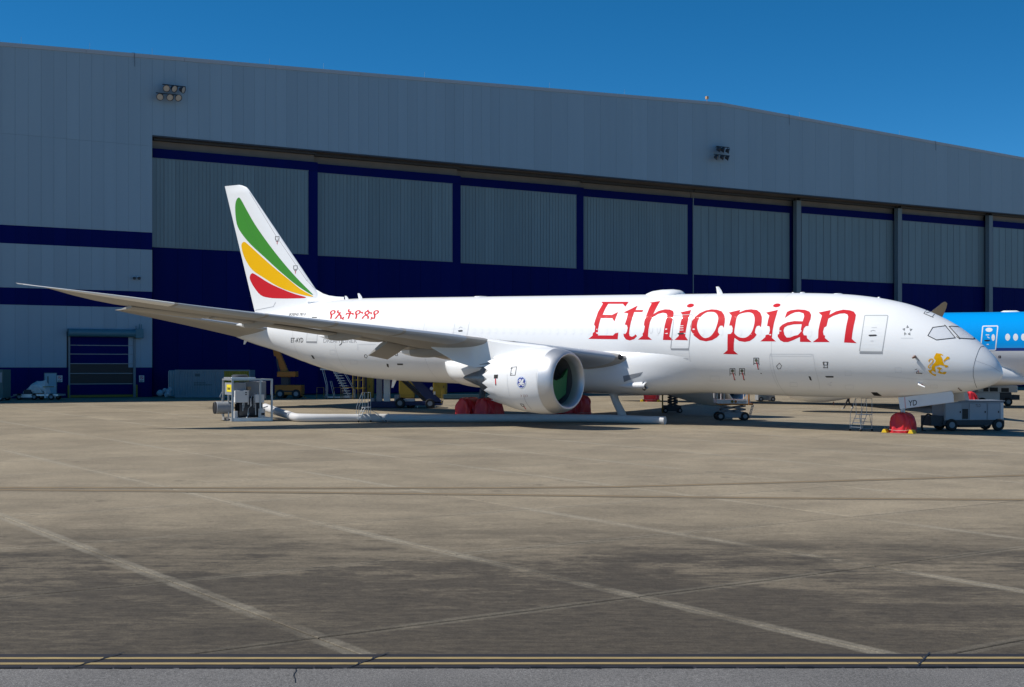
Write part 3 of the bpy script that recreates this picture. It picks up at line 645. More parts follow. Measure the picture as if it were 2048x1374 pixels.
D_ = lambda p: tr(p, 1600, 560, .2329); G_ = lambda p: tr(p, 1150, 560, .2441); K_ = lambda p: tr(p, 600, 560, .29297); L_ = lambda p: tr(p, 0, 340, .3784)
d1 = door(D_([(556,304),(756,304),(706,616),(510,612)]), 1.7, mat('door_line', (.42, .44, .45), .5), D_([(512,618),(710,618),(708,634),(512,632)]), (1745.5, 671, 9))
line([(1741, 662.5), (1746, 660.8), (1751, 662)], 1.0, 'door_marking', GREYLN, d1, off=.012); line([(1743, 655), (1754, 655)], 1.2, 'door_marking', PALELN, d1, off=.012); line([(1741, 682), (1747, 682)], 1.2, 'door_marking', PALELN, d1, off=.012)
d2 = door(G_([(812,290),(962,282),(932,562),(784,562)]), 1.1, GREYLN, G_([(786,561),(932,561),(932,575),(786,573)]), (1362, 667.5, 7), fill=False)
for y in (652, 656, 660.5): line([(1358, y), (1367, y - .5)], 1.3, 'door_marking', DOORW, ac, off=.012)
d3 = door(K_([(1068,237),(1166,235),(1136,395),(1040,395)]), .8, PALELN, None, (921, 662, 5))
line([(918, 657), (921, 654), (925, 655)], .8, 'door_marking', GREYLN, d3, off=.012)
d4 = door(L_([(1634,768),(1690,765),(1674,908),(1619,906)]), .8, PALELN, L_([(1619,905),(1675,905),(1675,915),(1619,913)]), (624.5, 660.4, 4.2)); line([(624, 635), (634, 635)], 1.8, 'door_handle', BLACK, d4, off=.012)
# cabin windows: blanked with white covers, hardly lighter than the skin
wc = mat('window_cover', (.82, .83, .84), .5, coat=.4, spec=.25)
for k in range(54):
    x = 9.6 + .612 * k
    if abs(x - 20.6) < 1.0 or abs(x - 36.6) < 1.0: continue
    p = AM @ Vector((x, 2.82, ZC + .62)); px, py = CX + F * p.x / p.y, HY - F * (p.z - CH) / p.y
    s_ = F / p.y; mark([ell(px, py, .10 * s_, .23 * s_, .09, 14)], 'cabin_window', wc, off=.0055, step=4)
for x in (1302, 1317): line([(x - 2.6, 656), (x - 2.4, 664), (x - .5, 667), (x + 2, 666), (x + 3.4, 662), (x + 4, 655)], .7, 'window_outline', PALELN, off=.01)
# cockpit glazing: filmed over and edged with black tape
c1 = D_([(1098,478),(1140,408),(1248,394),(1333,497),(1172,515)]); c2 = D_([(1280,400),(1300,397),(1400,405),(1450,438),(1500,505),(1480,507),(1372,500)])
for c in (c1, c2):
    wn = mark([c], 'cockpit_window', FILM, ac, off=.006, step=3); line(c, 1.5, 'window_tape', TAPE, wn, True, off=.012, step=3)
line(D_([(1342,485),(1372,507)]), 1.2, 'window_tape', TAPE, ac, off=.012); line(D_([(1240,385),(1258,402)]), 1.2, 'window_tape', TAPE, ac, off=.012)
line(D_([(1062,290),(1085,258),(1190,285),(1160,285),(1135,318),(1068,290)]), 1.0, 'roof_hatch_tape', TAPE, off=.01); line(D_([(1082,284),(1130,270),(1160,285)]), 1.0, 'roof_hatch_tape', TAPE, off=.01); line(D_([(1115,310),(1145,322)]), 1.0, 'roof_hatch_tape', TAPE, off=.01)
line(tr([(1175,703),(1130,712),(1105,760),(1065,870),(1040,980),(1040,1070),(1060,1160),(1085,1222)], 1780, 580, .16), .7, 'radome_joint', BLACK, off=.008, step=3)
# small access marks and tape frames, each traced where it sits on the skin
def frame(c, wd=1.0, m=TAPE, name='access_marking', **k): return line(c, wd, name, m, None, True, **k)
SMALL = [([(732,709),(735,712),(733,716),(729,714),(729,710)],.9), ([(790,705),(795,705),(795,711),(791,711)],.9), ([(1559,726),(1563,731),(1561,737),(1556,738),(1553,732)],1.0), ([(1646,724),(1656,724),(1655,730),(1647,730)],1.0)]
for c, wd in SMALL: frame(c, wd)
for c in ([(773,727),(777,728),(778,735),(774,733)], [(794,727),(806,727),(806,730),(795,730)], [(1617,752),(1621,753),(1624,761),(1620,760)], [(1650,752),(1667,752),(1667,755),(1653,755)], [(1742,784.5),(1754,784.5),(1764,792),(1748,791)], [(622,710),(626,711),(630,718),(626,717)], [(1315,711),(1319,711),(1318,715)], [(1244,743),(1248,744),(1247,748),(1243,747)], [(1520,746),(1524,746),(1523,748)]): mark([c], 'access_marking', BLACK, off=.008)
for x, y in ((1512.5, 721), (1465, 742), (1484, 742)):      # static ports taped over with red streamers
    frame([(x - 5, y - 5), (x + 5, y - 5), (x + 5, y + 5.5), (x - 5, y + 5.5)], 1.1); line([(x - 5, y + 5), (x - 5, y + 9)], 1.1, 'access_marking', TAPE); line([(x + 5, y + 5), (x + 6, y + 9)], 1.1, 'access_marking', TAPE)
    mark([ell(x, y - .5, 3, 3.3, n=14)], 'port_cover', mat('olive_cover', (.12, .13, .09), .6), off=.012); line([(x + .5, y + 3), (x + 2.5, y + 9), (x + 4, y + 17)], 1.7, 'streamer', RED, off=.016); line([(x + 3, y + 17), (x + 6, y + 17.5)], 1.5, 'streamer', TAPE, off=.016)
line([(1646, 735), (1656, 735)], 1, 'access_marking', TAPE); line([(1648, 724), (1648, 736)], 1, 'access_marking', TAPE); line([(1654, 724), (1655, 736)], 1, 'access_marking', TAPE)
hatch = [(1541, 708), (1624, 708), (1624, 712), (1541, 712)]
line(hatch, .55, 'cargo_door_line', PALELN, closed=True, off=.008); line([(1541, 706), (1539, 712), (1541, 735), (1548, 757), (1557, 775)], .5, 'cargo_door_line', PALELN, off=.008); line([(1626, 708), (1630, 735), (1638, 765), (1640, 778)], .5, 'cargo_door_line', PALELN, off=.008)
line(D_([(1500,690),(1640,740),(1720,790)]), .35, 'radome_line', GREYLN, off=.008); line(D_([(730,825),(980,850),(1480,870),(1600,860)]), .3, 'nose_seam', PALELN, off=.008)
line([(1346, 717), (1356, 717)], .9, 'access_marking', GREYLN); line([(1366, 717), (1377, 718)], .9, 'access_marking', GREYLN)
line(K_([(400,440),(520,440)]), .5, 'panel_line', PALELN, off=.008); line(K_([(395,435),(395,480)]), .5, 'panel_line', PALELN, off=.008)
for c, m in (([(1660,765),(1664,765)], PALELN), ([(1655,768),(1662,768)], PALELN), ([(1658,771),(1663,771)], PALELN)): line(c, .8, 'access_marking', m)
for xs in (11.9, 17.2, 37.9, 46.4, 51.3):               # barrel joints
    vs = []
    for k in range(73):
        for dx in (-.012, .012):
            x = xs + dx; t, b_, w_ = interp(SX, ST, x), interp(SX, SB, x), interp(SX, SW, x); a = 2 * math.pi * k / 72; vs.append((x, (w_ + .003) * math.sin(a), ZC + (t + b_) / 2 + ((t - b_) / 2 + .003) * math.cos(a)))
    MB().add(vs, [(2 * k, 2 * k + 1, 2 * k + 3, 2 * k + 2) for k in range(72)]).build('barrel_joint', PALELN, fus)
for x, y, ww, hh in ((845, 700, 16, 12), (1000, 640, 10, 6), (1420, 752, 18, 10), (1580, 765, 14, 8), (1690, 742, 12, 9), (1790, 735, 12, 10), (1690, 770, 16, 8), (1860, 770, 14, 6), (700, 720, 14, 8), (660, 700, 10, 8)):
    line([(x, y), (x + ww, y - .3), (x + ww * 1.06, y + hh), (x + ww * .04, y + hh)], .35, 'access_panel', PALELN, closed=True, off=.007)
# probes and vanes
def probe(px, py, q, r, m, name='probe'):
    o, d = aray(px, py); h, n_, _, _ = FB.ray_cast(o, d.normalized())
    if h is None: return
    n_ = n_ if n_.dot(d) < 0 else -n_
    return MB().tube([h - n_ * .05, h + n_ * .12, h + n_ * .14 + Vector(q)], [r, r, r * .6], 10).build(name, m, ac, True)
probe(1830, 713, (.12, 0, -.08), .075, mat('vane_brown', (.16, .08, .06), .4)); line(D_([(995,665),(1012,680),(1025,695)]), 1.8, 'vane_plate', mat('vane_grey', (.35, .37, .39), .3, metal=.6), off=.02)
probe(1838, 766, (-.35, 0, -.12), .06, WHITE2); probe(1834, 744, (-.3, 0, -.02), .04, BLACK)
line([(1830, 739), (1834, 738)], 1, 'streamer', BLACK, off=.02); line([(1836, 740), (1838, 747)], .9, 'streamer', RED, off=.02); line([(1916, 775), (1921, 780), (1924, 781)], 1.6, 'streamer', mat('vane_brown', (.16, .08, .06)), off=.02)
line([(1843, 768), (1846, 770.5)], 1.4, 'streamer', RED, off=.02)
# crown aerials and satellite dome
def crown(px): 
    p = apl(px, 587); x = p.x; return x, ZC + interp(SX, ST, x)
def blade(px, h, c, sw, name='blade_aerial', t=.05):
    x, z = crown(px); rings = []
    for zz, cc, ss in ((z - .1, c, 0), (z + h * .5, c * .75, sw * .5), (z + h, c * .45, sw)):
        rings.append([(x + ss - cc / 2, 0, zz), (x + ss, t, zz), (x + ss + cc / 2, 0, zz), (x + ss, -t, zz)])
    return MB().loft(rings).build(name, WHITE, ac)
blade(1441, .42, .42, .22); blade(722, .38, .45, .25); blade(695, .25, .4, .2)
x, z = crown(1330); rings = []
for t, wv, hv in ((-1.35, .1, .0), (-1.15, .45, .1), (-.7, .72, .24), (-.1, .84, .31), (.6, .85, .32), (1.0, .72, .27), (1.22, .45, .15), (1.32, .1, .02)):
    rings.append([(x - t, wv * math.cos(a), z - .14 + (hv + .12) * max(0, math.sin(a)) ** .8) for a in [math.pi * k / 16 for k in range(17)]])
MB().loft(rings, closed=False, caps=False).build('satellite_dome', WHITE, ac, True, ang=60)
for px, l_, hh in ((962, .9, .05), (1605, .3, .07), (1676, .5, .05), (1758, .14, .07), (1586, .14, .06)):
    x, z = crown(px); MB().lathe([(-.06, l_ / 2), (hh * .6, l_ / 2), (hh, l_ / 3), (hh, 0)], (x, 0, z - .02), (0, 0, 1), 16).build('crown_fitting', WHITE, ac, True)
probe(1876, 624, (0, 0, .12), .03, WHITE)

# ------------------------------------------------------------------ flying surfaces
def foil(n=18, t=.12):
    up = []; 
    for k in range(n + 1):
        x = .5 * (1 - math.cos(math.pi * k / n)); y = 5 * t * (.2969 * math.sqrt(x) - .126 * x - .3516 * x * x + .2843 * x ** 3 - .1036 * x ** 4)
        up.append((x, y))
    return up
def section(xle, y, zle, chord, t, twist=0, vert=False, flat=.75):
    f = foil(t=t); pts = [(x, yy) for x, yy in f] + [(x, -yy * flat) for x, yy in f[::-1][1:-1]]
    out = []
    for x, yy in pts:
        cx = x * chord; cz = yy * chord; ct, st_ = math.cos(twist), math.sin(twist)
        X, Z = cx * ct + cz * st_, -cx * st_ + cz * ct
        out.append((xle + X, y + Z, zle) if vert else (xle + X, y, zle + Z))
    return out
LEPX = [(28,564.5),(60,570.5),(91,574.6),(197,585.5),(288,597),(416,611.5),(549,628.5),(700,645),(849,662),(966,679),(1034,686),(1150,698),(1200,704),(1240,711),(1258,718)]
def lex(y): return 21.3 + (y - 2.9) * .70 if y < 25.8 else 37.33 + (y - 25.8) * .72 + .28 * (y - 25.8) ** 2 * .55
def lez(y):                                                # height of the leading edge over its plan position, from the row it shows at
    x = lex(y); z = 5.5
    for _ in range(6):
        p = AM @ Vector((x, y, z)); px = CX + F * p.x / p.y; py = float(np.interp(px, [a for a, _ in LEPX], [b for _, b in LEPX]))
        z += ((HY - py) - (HY - (HY - F * (p.z - CH) / p.y))) * p.y / F
    return z
YS = [2.0, 2.9, 4, 5.5, 7, 8.5, 10, 11.5, 13, 15, 17, 19, 21, 23, 24.5, 25.8, 26.8, 27.8, 28.6, 29.3, 29.8, 30.05]
zr = {y: lez(max(y, 3.0)) for y in YS}
fitc = np.polyfit([y for y in YS if y > 2.5], [zr[y] for y in YS if y > 2.5], 4); lezs = lambda y: float(np.polyval(fitc, y))
def tex(y):
    return float(np.interp(y, [2.0, 2.9, 10.8, 25.8, 28.6, 29.6, 30.05], [33.9, 34.0, 35.0, 40.35, 41.9, 42.75, 43.1]))
TEZ = lambda y: float(np.interp(y, [2.0, 5, 10.8, 15, 19, 21, 25.6, 26.6, 28, 29.4, 30.05], [3.55, 3.95, 4.85, 5.48, 5.86, 6.02, 6.42, 6.60, 6.95, 7.40, 7.62]))
def wsec(y, dx=0, k=1):
    c = max(tex(y) - lex(y), .25); t = float(np.interp(y, [2, 10, 26, 30], [.125, .105, .085, .07])); z0 = lezs(y) - .10 * min(1, c / 6); tw = math.asin(max(-.3, min(.3, (z0 - TEZ(y)) / c)))
    f = foil(t=t * k); pts = [(x, yy * .62) for x, yy in f] + [(x, -yy * .9) for x, yy in f[::-1][1:-1]]; out = []
    for x, yy in pts:
        cx = x * c * (1 + .004 * (k > 1)); cz = yy * c; out.append((lex(y) + dx + cx * math.cos(tw) + cz * math.sin(tw), y, z0 - cx * math.sin(tw) + cz * math.cos(tw)))
    return out
def wing_sections(sgn):
    r = []
    for y in YS:
        c = max(tex(y) - lex(y), .25); t = float(np.interp(y, [2, 10, 26, 30], [.125, .105, .095, .08])); tw = R(float(np.interp(y, [2, 10, 30], [2.5, 1.0, -.5])))
        r.append([(p[0], sgn * p[1], p[2]) for p in wsec(y)])
    return r
for sgn in (1, -1):
    wg = MB().loft(wing_sections(sgn)).build('wing', WINGM, ac, True, ang=50)
    # bright leading-edge skins, slat by slat
    sp = [(3.6, 8.6), (11.2, 14.2), (14.3, 17.4), (17.5, 20.6), (20.7, 24.6), (24.7, 29.95)]
    for a, b_ in sp:
        rr = []
        for k in range(9):
            y = a + .03 + (b_ - a - .06) * k / 8; c = tex(y) - lex(y); t = float(np.interp(y, [2, 10, 26, 30], [.125, .105, .095, .08])); tw = R(float(np.interp(y, [2, 10, 30], [2.5, 1.0, -.5])))
            s_ = wsec(y, -.012, 1.05); m_ = len(s_); rr.append([(s_[i % m_][0], sgn * y, s_[i % m_][2] + (.006 if i >= 0 else -.008)) for i in range(-5, 5)])
        MB().loft(rr, closed=False, caps=False).build('slat' if b_ < 25 else 'raked_tip_edge', LEADM if b_ < 25 else WHITE, wg, True, ang=60)
    if sgn == 1: WB = bvh_of(wg)
def te_pt(y, back=0, dz=0):
    tw = R(float(np.interp(y, [2, 10, 30], [2.5, 1.0, -.5]))); return Vector((tex(y) + back, y, TEZ(y) + dz))
def flap(name, y0, y1, ch, ang, th=.14, gap=.02, fwd=.9, drop=.0):
    rr = []
    for y in (y0, y1):
        for_ = te_pt(y, -fwd, -.05 - drop); a = R(ang); e = for_ + Vector((math.cos(a) * ch, 0, -math.sin(a) * ch)); n_ = Vector((math.sin(a), 0, math.cos(a)))
        rr.append([for_ + n_ * th * .8, for_.lerp(e, .3) + n_ * th, e + n_ * .012, e - n_ * .012, for_.lerp(e, .4) - n_ * th * .7, for_ - n_ * th * .7, for_ - Vector((.09, 0, 0))])
    return MB().loft(rr).build(name, WINGM, ac, True, ang=35)
flap('flaperon', 8.95, 10.5, 1.75, 30, .14, fwd=.8, drop=.05); flap('inboard_flap', 3.4, 8.85, 1.6, 6, .15, fwd=1.0); flap('outboard_flap', 10.65, 20.8, 1.15, 5, .12, fwd=.75); flap('aileron', 20.95, 25.3, .95, 9, .09, fwd=.5)
def fairing(y, x0, x1, r, z0, droop=.2):
    rr = []; K = 18
    for k in range(K + 1):
        t = k / K; rad = r * (math.sin(math.pi * min(.5, t * .9)) ** .6 if t < .5 else 1 - ((t - .5) / .5) ** 2.1); rad = max(rad, .02)
        x = x0 + (x1 - x0) * t; z = z0 - .10 - droop * t
        rr.append([(x, y + rad * .6 * math.cos(q), z + rad * math.sin(q)) for q in [2 * math.pi * j / 14 for j in range(14)]])
    f = MB().loft(rr[:15]).build('flap_track_fairing', WINGM, ac, True, ang=60)
    MB().loft(rr[14:]).build('fairing_tip', WHITE2, f, True, ang=60)
for y, l0, l1, r in ((7.9, 4.4, .95, .46), (13.5, 3.1, 1.0, .36), (18.5, 2.5, 1.0, .30)): fairing(y, tex(y) - l0, tex(y) + l1, r, TEZ(y) + .0)
# horizontal stabilisers, fin
def stab(sgn):
    rr = []
    for k in range(11):
        t = k / 10; y = .6 + 9.3 * t; xl = 53.9 + t * 6.9 + (max(0, t - .93) / .07) * .45; xt = 59.5 + t * 2.9; z = 5.5 + t * 1.32
        rr.append(section(xl, sgn * y, z, xt - xl, .085, R(5.5 - 3 * t)))
    h_ = MB().loft(rr).build('horizontal_stabiliser', WINGM, ac, True, ang=50)
    m_ = len(rr[0]); MB().loft([[(r_[i % m_][0] - .01, r_[i % m_][1], r_[i % m_][2] + (.006 if i >= 0 else -.008)) for i in range(-3, 5)] for r_ in rr], closed=False, caps=False).build('stabiliser_edge', LEADM, h_, True, ang=60); return h_
for s_ in (1, -1): stab(s_)
TT, TB = apl(449.5, 372), apl(508, 617); LTp, LBp = apl(499, 381), apl(628, 573)
ft = lambda z: (TT.x + (TB.x - TT.x) * (z - TT.z) / (TB.z - TT.z)); fl = lambda z: (LTp.x + (LBp.x - LTp.x) * (z - LTp.z) / (LBp.z - LTp.z))
rr = []
for k in range(24):
    t = k / 23; t = 1 - (1 - t) ** 1.6; z = 5.4 + (TT.z - .02 - 5.4) * t; x0 = fl(z); x1 = ft(z); q = max(0, (z - TT.z + .42) / .42); x0 += .75 * q ** 2.6
    rr.append(section(x0, 0, z, x1 - x0, .085 if t < .97 else .05, vert=True, flat=1))
fin = MB().loft(rr).build('fin', WHITE, ac, True, ang=50); NB = bvh_of(fin)
rr = []                                                    # dorsal fillet
pts = [(628, 573), (636, 581), (646, 587), (658, 591), (672, 593), (688, 594)]
for i, p in enumerate(pts):
    q = apl(*p); hw = [.42, .30, .2, .14, .09, .05][i]; rr.append([(q.x + (.35 if i == 0 else 0), 0, q.z), (q.x + (.35 if i == 0 else 0), hw, ZC + 2.75), (q.x + (.35 if i == 0 else 0), -hw, ZC + 2.75)])
MB().loft(rr).build('dorsal_fillet', WHITE, ac, True, ang=70)
N_ = lambda p: tr(p, 440, 360, .2038)
for lp, m in (([(150,300),(155,215),(180,173),(205,190),(260,290),(340,430),(450,590),(560,735),(680,880),(800,1010),(905,1115),(895,1122),(800,1065),(700,990),(560,870),(430,750),(300,630),(210,520),(165,430)], GREEN),
              ([(210,640),(232,607),(262,620),(340,690),(450,790),(560,885),(680,980),(790,1070),(905,1135),(900,1145),(800,1125),(680,1090),(560,1040),(430,960),(320,885),(260,800),(225,720)], YELLOW),
              ([(292,955),(310,918),(345,925),(480,1010),(620,1075),(740,1120),(842,1150),(800,1160),(600,1163),(480,1155),(400,1130),(340,1060),(305,1000)], RED)):
    mark([N_(cr_smooth(lp, 3))], 'tail_feather', m, fin, bvh=NB, off=.008, step=8)
kw = dict(bvh=NB, off=.014)
line(N_([(290,122),(545,540),(850,985),(925,1060)]), .7, 'leading_edge_seam', GREYLN, fin, **kw); line(N_([(845,985),(890,975)]), .6, 'leading_edge_seam', GREYLN, fin, **kw)
for x, y in ((562, 573), (741, 860)):
    line(N_([(x-18,y-18),(x+18,y-18),(x+16,y+18),(x-17,y+16)]), .9, 'tape_frame', TAPE, fin, True, **kw); line(N_([(x-13,y+29),(x+13,y+29)]), 1.1, 'tape_mark', TAPE, fin, **kw); line(N_([(x,y+29),(x-1,y+58)]), 1.1, 'streamer', RED, fin, **kw)
line(N_([(180,200),(280,450),(390,700)]), .3, 'rudder_seam', mat('seam_green', (.05, .22, .04), .5), fin, **kw); line(N_([(345,1278),(525,1242),(545,1200)]), .7, 'rudder_seam', GREYLN, fin, **kw)

# ------------------------------------------------------------------ wing-body fairing
rr = []
def full(x):
    hw = float(np.interp(x, [16, 20, 22.5, 30, 33, 36.8], [3.05, 3.12, 3.2, 3.26, 3.18, 2.95])); top = float(np.interp(x, [16, 21, 22.5, 26, 30, 33, 36.8], [5.1, 5.15, 5.1, 4.9, 4.5, 4.1, 3.6])); bot = float(np.interp(x, [16, 22, 32, 36.8], [1.7, 1.66, 1.66, 1.8])); return hw, top, bot
for x in list(np.arange(16.0, 23, .35)) + list(np.arange(23, 34, 1.0)) + [34.4, 35, 35.4, 35.7, 35.95, 36.15, 36.3]:
    hw, top, bot = full(x); w0 = min(1, max(0, (x - 16.2) / 5.6)); w0 = w0 * w0 * (3 - 2 * w0) * .85 + w0 * .15; w1 = math.sqrt(max(0, 1 - max(0, (x - 34) / 2.3) ** 2)); w_ = w0 * w1
    ht, hb, hh = interp(SX, ST, x), interp(SX, SB, x), interp(SX, SW, x); z0 = 3.0; ring = []
    for k in range(44):
        a = 2 * math.pi * k / 44; s_, c_ = math.sin(a), math.cos(a); e = .72
        P_ = Vector((hw * abs(s_) ** e * (1 if s_ >= 0 else -1), ((top - z0) if c_ > 0 else (z0 - bot)) * abs(c_) ** e * (1 if c_ > 0 else -1))); d_ = P_.normalized()
        # distance from (0, z0) to the hull along the same direction
        zc = ZC + (ht + hb) / 2; hz_ = (ht - hb) / 2; A = (d_.x / hh) ** 2 + (d_.y / hz_) ** 2; B = 2 * d_.y * (z0 - zc) / hz_ ** 2; Cq = ((z0 - zc) / hz_) ** 2 - 1; rh = (-B + math.sqrt(max(0, B * B - 4 * A * Cq))) / (2 * A)
        r_ = (rh - .03) + (P_.length - rh + .03) * w_; ring.append((x, d_.x * r_, z0 + d_.y * r_))
    rr.append(ring)
wbf = MB().loft(rr).build('wing_body_fairing', WHITE, ac, True, ang=60); WFB = bvh_of(wbf)
mark([[(1246,752),(1286,744),(1280,752),(1248,764)]], 'ram_air_inlet', GGSE, wbf, bvh=WFB, off=.01)
sc = MB(); c = Vector((18.6, 2.35, 2.25))
for nm, px, py in (('ram_air_scoop', 1270, 771),):
    o, d = aray(px, py); h, n_, _, _ = WFB.ray_cast(o, d.normalized())
    if h is None: h, n_, _, _ = FB.ray_cast(o, d.normalized())
    rr = [[(h.x + xx, h.y - .1 + rd * .8 * math.cos(a), h.z + rd * .55 * math.sin(a)) for a in [2 * math.pi * k / 14 for k in range(14)]] for xx, rd in ((-.75, .34), (-.5, .42), (.2, .42), (1.4, .25), (2.0, .05))]
    MB().loft(rr, caps=False).build(nm, WHITE2, ac, True, ang=60); MB().lathe([(0, .30), (.001, .0)], (h.x - .6, h.y - .1, h.z), (1, 0, 0), 14).build('scoop_mouth', BLACK, ac)
# landing light in the wing root
o, d = aray(1241, 714); h, n_, _, _ = WB.ray_cast(o, d.normalized())
if h is not None: MB().lathe([(-.05, .17), (.03, .17), (.05, .12), (.05, 0)], h, n_, 16).build('landing_light', BLACK, ac, True)
# belly aerials
for px, py, l_ in ((789, 770, .55), (492, 683, .3)):
    q = apl(px, py); zb = ZC + interp(SX, SB, q.x)
    MB().loft([[(q.x - .22, 0, zb + .06), (q.x, .03, zb + .06), (q.x + .22, 0, zb + .06), (q.x, -.03, zb + .06)], [(q.x + .12, 0, zb - l_), (q.x + .2, .015, zb - l_), (q.x + .3, 0, zb - l_), (q.x + .2, -.015, zb - l_)]]).build('belly_aerial', WHITE, ac)

# ------------------------------------------------------------------ engines
def engine(yc, xin, zc, near=True):
    sg = 1 if yc > 0 else -1; C = (xin, yc, zc); n = 64; ax = (1, 0, 0)
    nac = MB().lathe([(.84, 1.835), (1.1, 1.87), (1.8, 1.90), (2.6, 1.85), (3.4, 1.72), (4.2, 1.535)], C, ax, n)
    # serrated nozzle edge
    rings = []
    nt_ = 18; N2 = nt_ * 6
    def ring(xf, rf): return [(xin + xf(k), yc + rf(k) * math.sin(2 * math.pi * k / N2), zc + rf(k) * math.cos(2 * math.pi * k / N2)) for k in range(N2)]
    tooth = lambda k: abs(((k % 6) / 6) - .5) * 2
    nz = MB().loft([ring(lambda k: 4.19, lambda k: 1.532), ring(lambda k: 4.6 + .1 * tooth(k), lambda k: 1.44 - .0 * tooth(k)), ring(lambda k: 4.78 + .42 * tooth(k), lambda k: 1.39 - .07 * tooth(k)), ring(lambda k: 4.76 + .40 * tooth(k), lambda k: 1.36 - .07 * tooth(k)), ring(lambda k: 4.2, lambda k: 1.42)], caps=False)
    na = nac.build('engine_nacelle', WHITE2, ac, True, ang=60)
    nz.build('chevron_nozzle', WHITE2, na, True, ang=30)
    MB().lathe([(.721, 1.345), (.42, 1.34), (.2, 1.38), (.06, 1.46), (.0, 1.535), (.05, 1.61), (.16, 1.68), (.32, 1.74), (.55, 1.795), (.85, 1.838)], C, ax, n).build('inlet_lip', LIP, na, True, ang=80)
    MB().lathe([(.721, 1.335), (1.1, 1.37), (1.75, 1.42), (1.9, 1.42)], C, ax, n).build('inlet_duct', mat('inlet_liner', (.16, .17, .18), .45, metal=.3), na, True)
    MB().lathe([(1.88, 1.425), (1.88, .0)], C, ax, n).build('fan_disc', BLACK, na)
    fb = MB()
    for k in range(18):
        a = 2 * math.pi * k / 18; rr_ = []
        for r_, tw, ch in ((.4, .9, .35), (.8, .7, .42), (1.2, .45, .45), (1.39, .35, .42)):
            aa = a + (r_ - .4) * .25; e = Vector((0, math.sin(aa), math.cos(aa))); tng = Vector((0, math.cos(aa), -math.sin(aa))); cc = Vector(C) + e * r_ + Vector((1.7, 0, 0))
            dv = (Vector((1, 0, 0)) * math.sin(tw) * .3 + tng * math.cos(tw)) * ch * .5; rr_.append([cc - dv, cc + Vector((.015, 0, 0)), cc + dv, cc - Vector((.015, 0, 0))])
        fb.loft(rr_)
    fb.build('fan_blades', DKGREY, na, True); MB().lathe([(1.1, 0), (1.2, .12), (1.5, .3), (1.75, .42)], C, ax, 24).build('spinner', DKGREY, na, True)
    MB().lathe([(4.1, 1.1), (4.8, 1.0), (5.5, .84), (6.0, .72)], C, ax, 32).build('core_cowl', EXH, na, True)
    MB().lathe([(5.95, .70), (6.05, .6), (6.1, .56)], C, ax, 32).build('core_nozzle', DKGREY, na, True)
    MB().lathe([(5.7, .55), (6.2, .52), (6.9, .33), (7.5, .13), (7.62, .07), (7.7, 0)], C, ax, 32).build('exhaust_plug', EXH, na, True)
    MB().lathe([(4.1, 1.42), (4.1, .9)], C, ax, 32).build('bypass_vanes', BLACK, na)
    # pylon
    rr_ = []
    for x, z0, z1, hw in ((1.0, 1.70, 1.82, .10), (1.8, 1.6, 1.98, .26), (3.0, 1.5, 2.08, .33), (4.2, 1.3, 2.16, .34), (5.4, .75, 2.3, .32), (6.6, .62, 2.7, .28), (8.2, .95, 2.8, .20), (10.2, 1.75, 2.6, .06)):
        xx = xin + x; zw = lezs(abs(yc)) - zc - .10 if x > 5.3 else z1
        zt = min(z1, zw + .3) if x > 5.3 else z1
        rr_.append([(xx, yc - hw, zc + z0), (xx, yc + hw, zc + z0), (xx, yc + hw, zc + zt - .12), (xx, yc + hw * .4, zc + zt), (xx, yc - hw * .4, zc + zt), (xx, yc - hw, zc + zt - .12)])
    MB().loft(rr_).build('pylon', WHITE2, ac, True, ang=35)
    MB().loft([[(xin + x, yc + hw * math.cos(a), zc + z + hh * math.sin(a)) for a in [2 * math.pi * k / 14 for k in range(14)]] for x, hw, hh, z in ((4.6, .1, .1, 1.0), (5.1, .36, .2, .95), (6.2, .3, .2, .80), (7.6, .05, .05, .98))]).build('aft_pylon_fairing', EXH, ac, True, ang=60)
    return na
ENZ = 2.63
na = engine(9.9, 20.75, ENZ); engine(-9.9, 20.75, ENZ)
EB = bvh_of(na); ke = dict(bvh=EB)
MB().loft([[(20.75 + x, 9.9 + y, ENZ + z) for y, z in ring] for x, ring in (
    (.85, [(-1.05, .72), (-.6, .2), (.0, .02), (.6, .12), (1.1, .5), (1.05, -.6), (.0, -1.2), (-.9, -.75)]), (1.1, [(-1.1, .62), (-.6, .15), (0, -.05), (.6, .05), (1.15, .4), (1.1, -.6), (.0, -1.27), (-1.0, -.75)]))]).build('intake_cover', TARPGRN, na)
def E_(p): return tr(p, 1020, 740, .03639)
def N9(p): return tr(p, 900, 680, .14648)
mark([E_(ell(628, 680, 262, 335))], 'maker_roundel', mat('roundel_pale', (.62, .70, .86), .4, coat=.3), na, off=.008, **ke)
mark([E_(ell(628, 680, 214, 290))], 'maker_roundel', mat('roundel_blue', (.012, .035, .33), .4, coat=.3), na, off=.012, **ke)
for c in ([(585,395),(640,400),(690,425),(610,445)], [(835,655),(870,690),(850,760),(815,670)], [(660,940),(665,985),(600,985),(560,965)], [(395,700),(405,610),(440,560),(425,700)]): mark([E_(c)], 'maker_roundel', WHITE2, na, off=.015, **ke)
for c, wd in (([(600,505),(545,520),(500,585),(520,640),(575,600),(600,505)], 1.7), ([(600,600),(640,670),(690,700)], 1.5), ([(650,650),(670,560),(730,510),(735,560),(680,640),(735,655)], 1.7), ([(640,640),(580,700),(500,750),(490,830),(540,860),(580,790),(600,700)], 1.7), ([(640,700),(640,790),(700,870),(780,830),(780,750),(720,710),(690,750),(730,780)], 1.7)): line(E_(c), wd, 'maker_script', WHITE2, na, off=.016, **ke)
